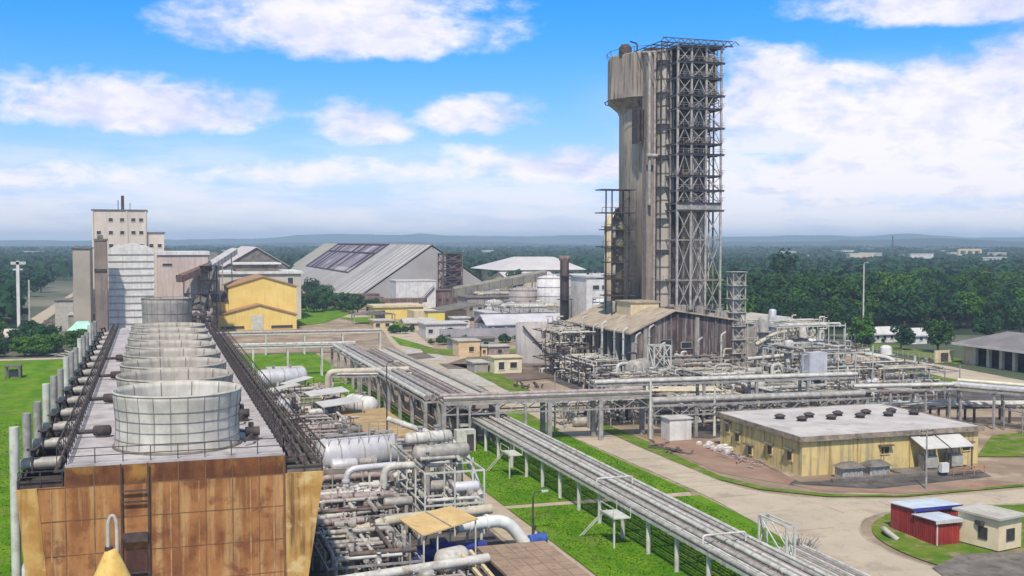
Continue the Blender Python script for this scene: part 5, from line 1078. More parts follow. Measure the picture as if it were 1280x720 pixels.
# field between cooling tower and path, from near to far
skid('nearest tangle of pipes at the bottom edge, right of the orange wall', 12.5, 24.5, 78, 90, 1.9, 1, 26, 4)
skid('pipe tangle around the yellow canopy', 13.5, 21.5, 92, 106, 2.8, 2, 30, 4)
skid('pipes and pumps in rows above the yellow canopy', 14.5, 25, 107, 119, 3.2, 3, 34, 5)
skid('two-storey white pipe frame right of the big silver tank', 25.8, 32.0, 109, 126, 6.6, 4, 34, 5, m=STEEL_L, floors=2, mats=(PIPE, PIPE_W, PIPE, PIPE_W))
skid('pipes below the left end of the big silver tank', 15, 25, 121, 133, 3.4, 5, 34, 5)
skid('brown steel frames crowded beside the cooling tower edge', 13.2, 18.5, 136, 160, 4.2, 6, 34, 3, m=STEEL_D, mats=(PIPE_D, PIPE_R, PIPE, STEEL_D))
skid('rusty pipe frames farther along the cooling tower', 13.2, 19.5, 162, 190, 4.0, 7, 34, 4, m=STEEL_D, mats=(PIPE_D, PIPE_R, PIPE, STEEL_D))
skid('mixed pipes behind the big silver tank', 19.5, 27, 140, 158, 3.6, 8, 30, 5)
skid('valves and pipes between the pale canopies and the far tank', 20, 30, 185, 205, 3.0, 9, 34, 5)
skid('small pipe group left of the dry thatch-coloured roof', 20, 27, 160, 176, 2.8, 10, 20, 3, m=STEEL_D)
def bigpipe(label, pts, r_, m, legs, bend=1.0, name='large_pipe'):
    T = thing(name, label, 'pipe', Vector(pts[0])*Vector((1, 1, 0)) if False else (pts[0][0], pts[0][1], 0)); b = MB(); b.tube(pts, r_, 16, bend=bend); b.build('pipe_run', m, T)
    for x, y, z in legs: b = MB(); b.bar((x, y, 0), (x, y, z), .22); b.build('support', STEEL_L, T)
    b = MB(); a = Vector(pts[0]); c = Vector(pts[1]); d = (c-a).normalized()
    for t in (.25, .6): q = a.lerp(c, t); b.tube([q-d*.12, q+d*.12], r_*1.25, 16)
    b.build('flange', m, T); return T
BEI = mat('beige lagging', (.58, .54, .44), (.44, .40, .32), .8)
bigpipe('fattest white pipe running along the bottom edge of the picture', [(10.9, 88.5, 1.2), (12.2, 88.5, 2.7), (27.2, 91.5, 2.7)], .42, PIPE_W, [(16, 89.3, 2.4), (20, 90.1, 2.4), (24, 90.9, 2.4)])
bigpipe('beige pipe behind the yellow canopy', [(13.8, 101.5, 2.0), (20.8, 103.5, 3.6), (31.5, 104.8, 3.6)], .48, BEI, [(18, 102.7, 3), (24, 104, 3.2), (29, 104.6, 3.2)], 1.5)
bigpipe('white elbow pipe arching down beside the blue valve', [(27.5, 103, 2.6), (32.6, 103.4, 2.8), (34.6, 103.6, .2)], .62, mat('clean white pipe', (.72, .73, .70), (.6, .61, .6), .7, spots=(.45, .42, .38), spot_amt=.3), [(30, 103.2, 2.2)], 2.3)
bigpipe('white diagonal pipe descending at the corner of the white pipe frame', [(26.8, 132, 8.6), (32.2, 123, 7.2), (32.6, 118, 6.6), (32.6, 112, 3.2)], .34, PIPE_W, [(32.2, 123, 7)], 1)
bigpipe('long grey pipe rising in steps left of the white frame', [(14, 112.5, 3.4), (22.5, 113.5, 3.9), (22.5, 113.5, 6.6), (29.5, 114, 6.6)], .4, PIPE_W, [(17, 112.9, 3.2), (20, 113.3, 3.4)], 1.1)
bigpipe('pair-like upper grey pipe level with the silver tank', [(13.6, 117.5, 3.2), (24, 119.5, 3.6)], .3, PIPE, [(16, 118, 3), (22, 119, 3)])
bigpipe('lower grey pipe a step nearer than its neighbour', [(13.8, 108.5, 2.9), (22.5, 110, 3.2)], .26, PIPE_W, [(16, 109, 2.7), (20, 109.6, 2.8)])
bigpipe('white loop pipe bending under the silver tank', [(19.4, 118.5, 2.5), (19.4, 118.5, 5.6), (25, 119.3, 5.6)], .36, SILVER, [(22, 118.9, 5.2)], 1.3)
htank('big silver horizontal tank with railed ends in the pipe field', (18.8, 130, 5.0), (27.2, 131.5, 5.0), 2.0, SILVER, rail=True)
htank('light grey horizontal tank on the lawn at the far end of the pipe field', (19.0, 213, 4.2), (27.0, 214.8, 4.2), 1.7, SILVER)
htank('small round ended white tank beside the pale canopies', (31.2, 184, 3.1), (33.4, 179.5, 3.1), 1.6, WHITE, rings=2)
htank('small grey exchanger on top of the white pipe frame, nearer one', (26, 113.6, 7.8), (31.5, 114.4, 7.8), .8, PIPE)
htank('small grey exchanger on the white pipe frame, farther one', (26.4, 119.5, 8.3), (31.2, 120.2, 8.3), .7, PIPE_W)
T = thing('pump_house', 'small beige block with a flat top behind the far grey tank', 'building', (26, 222, 0)); block(21.5, 28, 221, 226, 4.6, CREAM, T, roofm=CONC_L)
T = thing('motor', 'round white motor casing among the pipes under the silver tank', 'motor', (21, 118, 0)); b = MB(); b.lathe(20.6, 116.6, [(.01, 1.4), (1.0, 1.4), (1.2, 2.6), (1.1, 3.6), (.6, 4.2), (.01, 4.35)], 20); b.build('casing', SILVER, T)
b = MB(); b.box(19.6, 21.6, 115.6, 117.6, 0, 1.4); b.build('base', CONC_D, T)
T = thing('motor', 'round white pump casing beneath the yellow canopy', 'motor', (25, 96, 0)); b = MB(); b.capsule((24.2, 95.2, 1.6), (26.0, 95.9, 1.6), 1.15, 20, .6); b.build('casing', PIPE_W, T); b = MB(); b.box(23.9, 26.4, 94.8, 96.4, 0, .7); b.build('base', CONC_D, T)
T = thing('pump', 'deep blue pump and motor beneath the yellow canopy', 'pump', (24.5, 99, 0)); b = MB(); b.tube([(22.8, 98.6, 1.5), (26.2, 99.2, 1.5)], .75, 14); b.tube([(26.2, 99.2, 1.5), (29.4, 99.8, 1.5)], .5, 12); b.box(22.5, 26.4, 97.7, 99.9, 0, .9); b.box(24, 25.4, 98.2, 99.6, 1.5, 2.6); b.build('casing', BLUE, T)
T = thing('valve', 'bright blue valve at the foot of the white elbow pipe', 'valve', (36, 103.8, 0)); b = MB(); b.tube([(35.0, 103.4, .55), (36.8, 103.8, .55)], .5, 12); b.cyl(36, 103.6, .5, 1.3, .12, .12, 8); b.build('body', mat('blue valve paint', (.05, .12, .42), (.04, .08, .3), 1), T)
YC = mat('ochre canopy sheet', (.66, .47, .22), (.56, .38, .17), .5, .75, 0, spots=(.42, .28, .14))
T = thing('canopy', 'yellow two-sheet canopy on posts over the blue pump', 'canopy', (24.4, 98, 0)); b = MB()
a = [(21.6, 101.6, 4.0), (27.0, 103.2, 4.5), (28.2, 98.0, 4.4), (22.4, 95.6, 3.9)]
b.add([*a, *[(x, y, z+.12) for x, y, z in a]], [(0, 1, 2, 3), (7, 6, 5, 4), (0, 4, 5, 1), (1, 5, 6, 2), (2, 6, 7, 3), (3, 7, 4, 0)]); b.build('roof_sheet', YC, T)
b = MB(); b.bar((24.3, 102.4, 4.42), (25.3, 96.8, 4.33), .12, .08); b.build('seam', STEEL, T)
for x, y, z in ((21.8, 101.4, 4), (26.8, 102.8, 4.4), (28, 98.2, 4.3), (22.6, 96, 3.9), (24.0, 96.6, 4)): b = MB(); b.bar((x, y, 0), (x, y, z), .13); b.build('post', STEEL_L, T)
T = thing('flat_roof_shed', 'low shed with a brown tiled flat roof at the bottom edge', 'shed', (31, 90, 0)); TILE = mat('brown paving roof', (.36, .25, .17), (.27, .185, .13), .6, .9, 0, spots=(.18, .13, .1), spot_scale=.9)
b = MB(); b.box(27.9, 33.3, 74, 95.2, 0, 2.3); b.build('wall', CONC_D, T); b = MB(); b.box(27.4, 33.9, 73.5, 95.8, 2.303, 2.55); b.build('roof', TILE, T)
b = MB(); [b.box(27.4, 33.9, y, y+.06, 2.55, 2.563) for y in range(75, 95, 2)]; [b.box(x, x+.06, 73.6, 95.7, 2.55, 2.566) for x in (28.7, 30, 31.3, 32.6)]; b.build('roof_joint', CONC_D, T)
b = MB(); b.bar((26.6, 80, 1.6), (26.6, 95, 2.4), .3); b.bar((25.8, 80, 1.4), (25.8, 95, 2.2), .3); b.build('gutter', CREAM, T)
T = thing('flat_roof_shed', 'shed with a dry straw-coloured roof behind the silver tank', 'shed', (32, 162, 0)); b = MB(); b.box(27.5, 34.6, 152, 176, 0, 2.7); b.build('wall', CONC_D, T)
b = MB(); b.add([(27, 151, 2.7), (35.2, 151, 2.9), (35.2, 177, 2.9), (27, 177, 2.7), (27, 151, 2.95), (35.2, 151, 3.15), (35.2, 177, 3.15), (27, 177, 2.95)], [(0, 3, 2, 1), (4, 5, 6, 7), (0, 1, 5, 4), (1, 2, 6, 5), (2, 3, 7, 6), (3, 0, 4, 7)]); b.build('roof', mat('straw coloured roof', (.48, .33, .16), (.36, .25, .13), .4, .95, 0, spots=(.22, .16, .1), spot_scale=.7, bump=.4), T)
for lb, x0, y0_, z in (('pale canopy roof, nearer one of the pair in the pipe field', 24.6, 171.5, 4.6), ('pale canopy roof, farther one of the pair in the pipe field', 24.2, 182.5, 4.8)):
    T = thing('canopy', lb, 'canopy', (x0+3, y0_+2, 0)); b = MB(); a = [(x0, y0_, z-.2), (x0+6.6, y0_+1.2, z+.3), (x0+6.0, y0_+5.8, z+.5), (x0-.6, y0_+4.6, z)]
    b.add([*a, *[(x, y, q+.12) for x, y, q in a]], [(0, 3, 2, 1), (4, 5, 6, 7), (0, 1, 5, 4), (1, 2, 6, 5), (2, 3, 7, 6), (3, 0, 4, 7)]); b.build('roof_sheet', TIN, T)
    b = MB(); [b.bar((x*.94+.06*(x0+3), y, 0), (x*.94+.06*(x0+3), y, q), .14) for x, y, q in a]; b.build('posts', STEEL, T)
for lb, x0, y0_, z, an in (('broken looking grey roof sheet propped on pipes near the far tank', 19, 194, 4.2, .3), ('brownish flat sheet roof beside the cooling tower', 16.4, 184, 3.8, -.1), ('pale slanting sheet laid over the pipes near the far tank', 22.5, 199, 4.6, .5)):
    T = thing('sheet_roof', lb, 'roof', (x0+2, y0_, 0)); b = MB(); c, s_ = math.cos(an), math.sin(an); a = [(x0+u*c-v*s_, y0_+u*s_+v*c, z+.15*u) for u, v in ((0, 0), (5.5, 0), (5.5, 2.6), (0, 2.6))]
    b.add([*a, *[(x, y, q+.1) for x, y, q in a]], [(0, 3, 2, 1), (4, 5, 6, 7), (0, 1, 5, 4), (1, 2, 6, 5), (2, 3, 7, 6), (3, 0, 4, 7)]); b.build('roof_sheet', TIN if an > .2 else CONC_D, T); b = MB(); [b.bar((x, y, 0), (x, y, q), .12) for x, y, q in a]; b.build('posts', STEEL_D, T)
T = thing('control_box', 'white box cabinet at the foot of the main pipe bridge', 'cabinet', (41.7, 152.4, 0)); b = MB(); b.box(40.6, 43.4, 152, 153.6, .1, 3.2); b.build('casing', STEEL_L, T); b = MB(); b.box(42.1, 43.1, 151.93, 152, .3, 2.6); b.build('door', STEEL_D, T)
# ---------------------------------------------------------------- process area around the tower
PL = (PIPE, PIPE_W, BEI, PIPE, PIPE_D)
skid('dense dark pipework below the main bridge, left half', 62, 78, 166, 178, 3.6, 31, 40, 6, m=STEEL, mats=PL)
skid('dense pipework below the main bridge, right half', 80, 97, 160, 176, 3.6, 32, 44, 6, m=STEEL, mats=PL)
skid('vessels and pipes between the round basin and the tower hall', 93.5, 99.5, 251, 262, 9.5, 53, 50, 8, m=STEEL_D, floors=3, mats=PL)
skid('low dark pipes on the floor left of the tower hall', 83, 92, 206, 226, 5, 54, 50, 8, m=STEEL_D, floors=2, mats=PL)
skid('tall pipe frames directly left of the tower hall', 84, 93, 228, 246, 9.5, 33, 60, 9, m=STEEL_D, floors=3, mats=PL)
skid('pipes and pumps along the front of the tower hall', 80, 95, 186, 200, 4.2, 34, 44, 6, m=STEEL, mats=PL)
skid('pipes tight against the hall gable', 97, 116, 207, 211.5, 5.4, 55, 40, 7, m=STEEL, floors=2, mats=PL)
skid('pipes in front of the hall gable', 97, 112, 184, 206, 4.4, 35, 46, 6, m=STEEL, mats=PL)
skid('white framed process unit right of the slim lattice column', 113, 128, 178, 192, 9.2, 36, 66, 10, m=STEEL_L, floors=3, mats=PL)
skid('second process unit behind the white framed one', 121, 137, 200, 216, 12.4, 37, 70, 11, m=STEEL_L, floors=3, mats=PL)
skid('low beige pipework at the right end of the process area', 129, 146, 176, 194, 5.2, 38, 60, 9, m=STEEL, mats=PL, floors=2)
skid('pipes behind the long rack left of the yellow building', 98, 112, 160, 176, 4.2, 39, 44, 6, m=STEEL, mats=PL)
skid('pipes on the dirt right of the round basin', 96, 110, 252, 268, 6.0, 40, 40, 5, m=STEEL_D, floors=2, mats=PL)
skid('pipes and pumps by the right edge under the silver rack', 128, 142, 128, 144, 3.4, 41, 36, 6, m=STEEL, mats=PL)
skid('pipework behind the yellow building', 112, 128, 160, 174, 3.6, 42, 46, 6, m=STEEL, mats=PL)
skid('hazy plant machinery in front of the silos', 108, 128, 345, 362, 8, 43, 44, 8, m=STEEL, floors=2, mats=PL, rng=(.2, .5))
skid('hazy plant machinery right of the transfer tower', 124, 142, 430, 445, 8, 44, 36, 6, m=STEEL, floors=2, mats=PL, rng=(.25, .6))
skid('dark machinery at the foot of the concrete shaft', -14, 8, 300, 320, 5, 45, 36, 5, m=STEEL_D, mats=(PIPE_D, PIPE, STEEL_D), rng=(.2, .5))
skid('dark machinery between the workshop and the pinkish hall', 4, 17, 330, 350, 8, 46, 40, 6, m=STEEL_D, floors=2, mats=(PIPE_D, PIPE, STEEL_D, PIPE_R), rng=(.2, .5))
T = thing('white_tank_box', 'white square tank raised in the right-hand process area', 'tank', (115.5, 178, 0)); b = MB(); b.box(113.8, 117.5, 177, 180, 4.6, 9.6); b.build('shell', SILVER, T); b = MB(); [b.bar((x, y, 0), (x, y, 4.6), .3) for x in (114, 117.3) for y in (177.2, 179.8)]; b.build('leg', STEEL_L, T)
for i, (u, v) in enumerate(((1015, 425), (1027, 427), (1040, 430), (1052, 433))):
    x, y, z = PY(u, v, 205); T = thing('roof_cowl', 'white mushroom cowl on its pipe at the back of the process area', 'vent', (x, y, 0), 'white mushroom cowls'); b = MB(); b.cyl(x, y, 0, z-.9, .4, .4, 10); b.build('stem', STEEL, T); b = MB(); b.lathe(x, y, [(.5, z-1.3), (1.15, z-1.2), (1.1, z-.3), (.7, z+.25), (.01, z+.4)], 16); b.build('cap', WHITE, T)
T = thing('slanted_shed', 'pale roofed shed sloping right of the tower hall', 'shed', (128, 222, 0)); b = MB(); b.yprism([(121, 0), (132, 0), (132, 12.6), (121, 10)], 222, 230); b.build('wall', CONC, T); b = MB(); b.add([(120.4, 221.4, 10.1), (132.4, 221.4, 13), (132.4, 230.6, 13), (120.4, 230.6, 10.1), (120.4, 221.4, 10.5), (132.4, 221.4, 13.4), (132.4, 230.6, 13.4), (120.4, 230.6, 10.5)], [(0, 3, 2, 1), (4, 5, 6, 7), (0, 1, 5, 4), (1, 2, 6, 5), (2, 3, 7, 6), (3, 0, 4, 7)]); b.build('roof', CONC_L, T)
T = thing('ribbed_cooler', 'brown ribbed cooler box with a domed pale top right of the slanted shed', 'cooler', (137, 226, 0)); b = MB(); b.box(134.2, 140.6, 225, 230, 4, 11.4); b.build('casing', CONC_D, T); b = MB(); [b.box(134.5+k*.9, 134.8+k*.9, 224.7, 225, 4.2, 11.2) for k in range(7)]; b.build('rib', CONC_L, T); b = MB(); b.yprism([(133.8, 11.41), (141, 11.41), (139.5, 12.5), (135.3, 12.5)], 224.5, 230.5); b.build('top', TIN, T); b = MB(); [b.bar((x, y, 0), (x, y, 4), .4) for x in (134.6, 140.2) for y in (225.4, 229.6)]; b.build('legs', STEEL, T)
for i in range(3):
    x = 143.3+i*2.3; T = thing('vent_column', 'thin pale twin-post vent right of the ribbed cooler', 'vent', (x, 226, 0), 'pale vent columns'); b = MB(); b.bar((x, 226, 0), (x, 226, 9.6-.3*i), .5); b.bar((x+.9, 226, 0), (x+.9, 226, 9.6-.3*i), .4); b.bar((x, 226, 9.5-.3*i), (x+.9, 226, 9.5-.3*i), .6); b.build('post', STEEL_L, T)
for lb, pts, r_, m, legs in (('fat beige duct rising from the tower hall to the right-hand process area', [(119.5, 206, 8.4), (124, 206, 10.6), (133, 208, 11.2)], .4, BEI, [(124, 206, 10), (131, 207.6, 10.6)]),
                            ('white pipe looping above the right-hand process units', [(113, 198, 6.4), (128, 198, 7.2), (139, 200, 6.8), (139, 200, 2)], .38, PIPE_W, [(120, 198, 6.4), (128, 198, 6.8)]),
                            ('pale pipe slanting down at the right end of the process units', [(131, 196, 8.4), (141, 190, 6.4), (143.5, 186, 1)], .42, PIPE_W, [(136, 193, 6.8)]),
                            ('ivory swan-neck pipe in front of the hall gable', [(111.5, 186, 1), (111.5, 186, 6.6), (113.4, 186, 6.6), (113.4, 186, 4)], .38, PIPE_W, [(111.5, 187, 3)]),
                            ('grey U-shaped pipe before the dark gable', [(101.4, 190, 2), (101.4, 190, 6.4), (105.2, 190, 6.4), (105.2, 190, 3)], .28, PIPE, [(103, 190, 6)]),
                            ('small grey arch pipe beside the round ended vessel', [(87.4, 204, 1), (87.4, 204, 5.6), (90, 204.5, 5.6)], .35, PIPE_W, [(88, 204.2, 5)])):
    bigpipe(lb, pts, r_, m, legs)
for i, (x_, y_, R_c, z_, m_) in enumerate(((122.5, 208, 1.1, 13.5, PIPE), (127, 212, .8, 15, SILVER), (131.5, 207, 1.0, 11.8, PIPE_W), (136, 214, .7, 12.6, PIPE), (117.5, 190, .9, 10.4, PIPE_W), (121, 186, .7, 9.6, SILVER), (147, 200, 1.2, 7.5, WHITE))):
    T = thing('process_column', ('thick grey upright column nearest the slim lattice column', 'tallest silvery upright column behind the white framed units', 'white upright column in the middle of the rear process unit', 'thin grey upright column at the right of the rear process unit', 'white upright column behind the raised white square tank', 'short silvery column right of the raised white square tank', 'stout white vessel at the far right of the process area')[i], 'column', (x_, y_, 0)); b = MB(); b.capsule((x_, y_, .6), (x_, y_, z_), R_c, 16); b.build('shell', m_, T)
    b = MB()
    for zz in (z_*.45, z_*.8): b.lathe(x_, y_, [(R_c, zz), (R_c+.8, zz), (R_c+.8, zz+.12), (R_c, zz+.12)], 14, False)
    b.bar((x_-R_c-.3, y_-.3, 0), (x_-R_c-.3, y_-.3, z_), .12); b.build('platform', STEEL, T)
T = lattice('lattice_tower', 'pale cross-braced frame before the corner of the tower hall', 96.0, 203, 3.6, 3, 9.2, 2, STEEL_L, .26, deck=False)
# ---------------------------------------------------------------- vegetation
LEAF = [mat('dark leaves', (.016, .050, .016), (.045, .10, .028), .35, .8, 0, spec=.08, spots=(.015, .045, .012), spot_scale=.6),
        mat('mid green leaves', (.035, .105, .016), (.07, .15, .024), .35, .8, 0, spec=.08, spots=(.02, .06, .012), spot_scale=.6),
        mat('bluish green leaves', (.012, .045, .024), (.028, .075, .03), .3, .8, 0, spec=.08, spots=(.01, .035, .018), spot_scale=.5)]
BARK = mat('grey brown bark', (.12, .09, .07), (.08, .06, .05), 1)
def crown_mesh(mb, r, cx, cy, cz, R, H, nclump, nleaf, ls):
    for _ in range(nclump):
        while True:
            u = Vector((r.uniform(-1, 1), r.uniform(-1, 1), r.uniform(-.75, 1)))
            if .25 < u.length < 1: break
        c = Vector((cx+u.x*R*.8, cy+u.y*R*.8, cz+u.z*H*.42)); cr = R*r.uniform(.26, .42)
        for _ in range(nleaf):
            v = Vector((r.gauss(0, 1), r.gauss(0, 1), r.gauss(0, 1))).normalized(); v.z = v.z*.75+.15
            p = c+v*cr*r.uniform(.72, 1.08); nrm = (v+Vector((r.uniform(-.6, .6), r.uniform(-.6, .6), r.uniform(-.2, .8)))).normalized(); a = nrm.orthogonal().normalized(); bb = nrm.cross(a)
            t = r.uniform(0, 6.28); a, bb = a*math.cos(t)+bb*math.sin(t), bb*math.cos(t)-a*math.sin(t); s = ls*r.uniform(.6, 1.3)
            mb.add([p-a*s, p-bb*s*.7, p+a*s, p+bb*s*.7], [(0, 1, 2, 3)])
def make_tree(name, label, cat, x, y, h, R, seed, leafm, group=None, ncl=22, nl=60, ls=.5, crown_h=.78):
    r = random.Random(seed); T = thing(name, label, cat, (x, y, 0), group)
    b = MB(); b.tube([(x, y, 0), (x+.15, y, h*.25), (x-.1, y+.1, h*.5), (x, y, h*.78)], [h*.035, h*.026, h*.02, .05], 8)
    for k in range(5):
        a = k*1.3+seed; b.tube([(x, y, h*(.25+.07*k)), (x+math.cos(a)*R*.35, y+math.sin(a)*R*.35, h*(.42+.07*k)), (x+math.cos(a)*R*.7, y+math.sin(a)*R*.7, h*(.55+.06*k))], [h*.014, h*.01, .04], 6)
    b.build('trunk', BARK, T)
    b = MB(); crown_mesh(b, r, x, y, h*(1-crown_h/2), R, h*crown_h, ncl, nl, ls); b.build('crown', leafm, T, recalc=False); return T
protos = []
FG = 'trees of the dense wood on the right'
FL = ['dense broad tree in the thick wood on the right', 'rounder mid green tree in the thick wood on the right', 'bluish dark tree in the thick wood on the right']
for i in range(3): protos.append(make_tree('forest_tree', FL[i], 'tree', 196+i*14, 332+i*4, 13.5, 6.2, 50+i, LEAF[(0, 1, 2)[i]], FG, 26, 75, .55, .86))
r = random.Random(77); cnt = 3
pts_ = []
yrow = 312
while cnt < 250 and yrow < 620:
    x = 172+r.uniform(0, 8)+(yrow-312)*.12
    while x < 300+(yrow-300)*.95 and cnt < 250:
        yy = yrow+r.uniform(-4, 4)
        front = 312 if x < 196 else (306 if x < 235 else 292)
        ok = not (190 < x < 226 and yy < 318)
        if ok:
            sc = r.uniform(.78, 1.22)*(1.0 if yy > 330 else .9); dup(protos[r.choice((0, 0, 1, 2, 2))], (x, yy, 0), r.uniform(0, 6.28), scale=(sc, sc, sc*r.uniform(.9, 1.15))); cnt += 1
        x += r.uniform(8, 12.5)
    yrow += 11+ (yrow-300)*.05
for i, (u, v, h, R, lf, lb) in enumerate(((1078, 434, 8.6, 4.0, 1, 'small bright green tree at the near edge of the wood'), (1126, 438, 7.6, 3.6, 2, 'small dark tree between the two white huts at the wood edge'), (1172, 441, 9.2, 4.4, 0, 'round dark tree by the bend of the right-hand road'),
        (1237, 432, 9, 4.6, 2, 'dark tree behind the garage roof'), (925, 425, 12, 6, 1, 'lighter green tree just right of the process area'), (960, 423, 12, 6, 2, 'dark tree above the brown ribbed cooler'), (1000, 424, 12.5, 6.2, 2, 'dark tree above the white cowls'), (1035, 424, 12, 5.8, 0, 'dark green tree left of the small bright green tree'),
        (1275, 425, 12, 6, 0, 'big dark tree at the right edge behind the garage'), (388, 372, 8.5, 5, 2, 'dark tree right of the yellow workshop, nearest the warehouse'), (405, 376, 7, 4.5, 0, 'dark tree before the warehouse roof'), (470, 395, 6.0, 4, 2, 'dark bushy tree left of the low yellow shed'), (615, 352, 12, 7, 0, 'tree behind the right end of the warehouse'), (596, 350, 11, 7, 2, 'dark tree beside the warehouse gable foot'))):
    x, y, _ = G(u, v); sc = 1 if y < 400 else 1.15
    make_tree('tree', lb, 'tree', x, y, h*sc, R*sc, 200+i, LEAF[lf], None, 22, 55, .42 if y < 300 else .6, .84)
x, y, z = PY(980, 309, 440); T = make_tree('tree', 'tall open-crowned tree standing above the wood on the skyline', 'tree', x, y, z, 6.5, 330, LEAF[2], None, 24, 34, .7, .5)
# left side trees and bushes beyond the lawn
r = random.Random(31); k = 0
bush0 = make_tree('bush', 'green bushy tree in the thicket beyond the left lawn', 'bush', -28, 318, 5.0, 3.6, 400, LEAF[1], 'bushes beyond the left lawn', 16, 60, .4, .95)
bush1 = make_tree('bush', 'darker bushy tree in the thicket beyond the left lawn', 'bush', -36, 330, 6.0, 4.0, 401, LEAF[2], 'bushes beyond the left lawn', 16, 60, .4, .95)
for i in range(92):
    y = r.uniform(311, 400); x = r.uniform(-72, -17)
    if (x > -30 and y > 356) or abs(x-(-19-(400-y)*.0)) < 1 and y > 350: continue
    if y > 362 and x > -47: continue
    dup((bush0, bush0, bush1)[i % 3], (x, y, 0), r.uniform(0, 6), scale=r.uniform(.6, 1.25))
far0 = make_tree('tree', 'hazy dark tree in the woods left of the far left road', 'tree', -52, 480, 10, 5.5, 402, LEAF[2], 'hazy trees on the far left', 16, 50, .7, .9)
for i in range(150):
    y = r.uniform(410, 820); x = -52-r.uniform(0, 95)-(y-410)*.03
    if x < -y*.16-12: continue
    dup(far0, (x, y, 0), r.uniform(0, 6), scale=r.uniform(.7, 1.3))
mid0 = make_tree('tree', 'dark tree in the green gap beside the big warehouse', 'tree', 64, 470, 9, 5, 403, LEAF[0], 'trees beside the big warehouse', 16, 50, .6, .9)
for i in range(16): dup(mid0, (r.uniform(56, 80), r.uniform(450, 520), 0), r.uniform(0, 6), scale=r.uniform(.4, .9))
for i in range(26): dup(mid0, (r.uniform(175, 300), r.uniform(620, 900), 0), r.uniform(0, 6), scale=r.uniform(.8, 1.5), label='tree far behind the warehouse gable and the white hall', group='trees behind the warehouse')
hedge = make_tree('shrub', 'dark green shrub along the verge behind the yellow cabin', 'shrub', 88, 335, 3.0, 2.4, 404, LEAF[0], 'shrubs along the far verge', 12, 50, .3, .95)
for i in range(16): dup(hedge, (r.uniform(76, 106), r.uniform(312, 317), 0) if i % 2 else (r.uniform(74, 92), r.uniform(352, 364), 0), r.uniform(0, 6), scale=r.uniform(.4, 1.0))
for i in range(14): dup(hedge, (r.uniform(190, 226), r.uniform(272, 282), 0), r.uniform(0, 6), scale=r.uniform(.5, .9), label='dark hedge shrub along the road before the wood', group='hedge before the wood')
# far woods: crowns one could not count
import numpy as np
def far_wood(name, label, regions, seed, m):
    rg = np.random.default_rng(seed); V = []; F = []; nb = 0
    for (a0, a1, d0, d1, n_, h, R) in regions:
        a = np.radians(rg.uniform(a0, a1, n_)); d = np.sqrt(rg.uniform(d0*d0, d1*d1, n_)); cx = np.sin(a)*d; cy = np.cos(a)*d; sc = rg.uniform(.6, 1.35, n_)
        q = 46
        u = rg.normal(size=(n_, q, 3)); u /= np.linalg.norm(u, axis=2, keepdims=True); u[..., 2] = np.abs(u[..., 2])*1.0-.15
        p = np.stack([cx, cy, np.full(n_, h*.45)], 1)[:, None, :]*1.0; rad = (sc*R)[:, None, None]*rg.uniform(.75, 1.1, (n_, q, 1))
        c = p+u*rad*np.array([1, 1, h*.55/R])
        t1 = rg.normal(size=(n_, q, 3)); nn = u+.5*rg.normal(size=(n_, q, 3)); a1_ = np.cross(nn, t1); a1_ /= np.linalg.norm(a1_, axis=2, keepdims=True); b1 = np.cross(nn, a1_); b1 /= np.linalg.norm(b1, axis=2, keepdims=True)
        s = R*.30
        quad = np.stack([c-a1_*s, c-b1*s, c+a1_*s, c+b1*s], 2).reshape(-1, 3); V.append(quad); k_ = len(quad)//4; F.append(np.arange(k_*4).reshape(-1, 4)+nb); nb += k_*4
    V = np.concatenate(V); F = np.concatenate(F); me = bpy.data.meshes.new(name); me.vertices.add(len(V)); me.vertices.foreach_set('co', V.ravel()); me.loops.add(F.size); me.loops.foreach_set('vertex_index', F.ravel())
    me.polygons.add(len(F)); me.polygons.foreach_set('loop_start', np.arange(0, F.size, 4)); me.update(calc_edges=True); me.materials.append(m); o = bpy.data.objects.new(name, me); COL.objects.link(o); tag(o, label, 'woods', kind='stuff'); return o
far_wood('woodland', 'hazy woods spreading over the far plain', [(24, 46, 560, 1100, 2000, 12, 9), (-12, 14, 850, 2000, 1000, 12, 12), (14, 25, 900, 2000, 600, 12, 12), (24, 46, 1100, 2600, 700, 11, 13), (-12, 46, 2000, 3300, 700, 14, 20), (-14, -6.5, 430, 900, 500, 10, 7)], 5, LEAF[2])
# far town: small pale houses on the plain
r = random.Random(90)
TW = [WHITE, CREAM, TIN]
h0 = []
for i, m_ in enumerate(TW):
    T = thing('far_house', 'small pale house far out on the hazy plain', 'house', (0, 0, 0), 'far houses on the plain'); block(-7, 7, 0, 10, 6, m_, T, roofm=MATS['pale pinkish roof'] if i == 2 else WHITE); h0.append(T)
spots = []
for i in range(64):
    a = R_(r.choice((r.uniform(30, 44), r.uniform(33, 44), r.uniform(-9, 6), r.uniform(12, 28)))); d = r.uniform(1200, 2900); spots.append((math.sin(a)*d, math.cos(a)*d))
for i, (x, y) in enumerate(spots):
    if i < 3: h0[i].location = (x, y, 0)
    else: dup(h0[i % 3], (x, y, 0), r.uniform(-.4, .4), scale=(r.uniform(.8, 2.4), 1, r.uniform(1.2, 2.4)))
T = thing('unfinished_frame', 'pale open concrete frame standing above the far town', 'building', (1180, 1500, 0))
x, y, z = PY(1212, 312, 1300); T.location = (x, y, 0); b = MB()
for k in range(4): b.bar((x-18+12*k, y, 0), (x-18+12*k, y, z), 3.2)
for zz in (z*.55, z*.98): b.bar((x-18, y, zz), (x+18, y, zz), 3, 3)
b.build('frame', CREAM, T)
x, y, z = PY(1116, 294, 1500); T = thing('radio_mast', 'thin radio mast on the far skyline right of the tower', 'mast', (x, y, 0)); b = MB(); b.tube([(x, y, 0), (x, y, z)], [2.4, .8], 5); b.build('mast', STEEL_D, T)
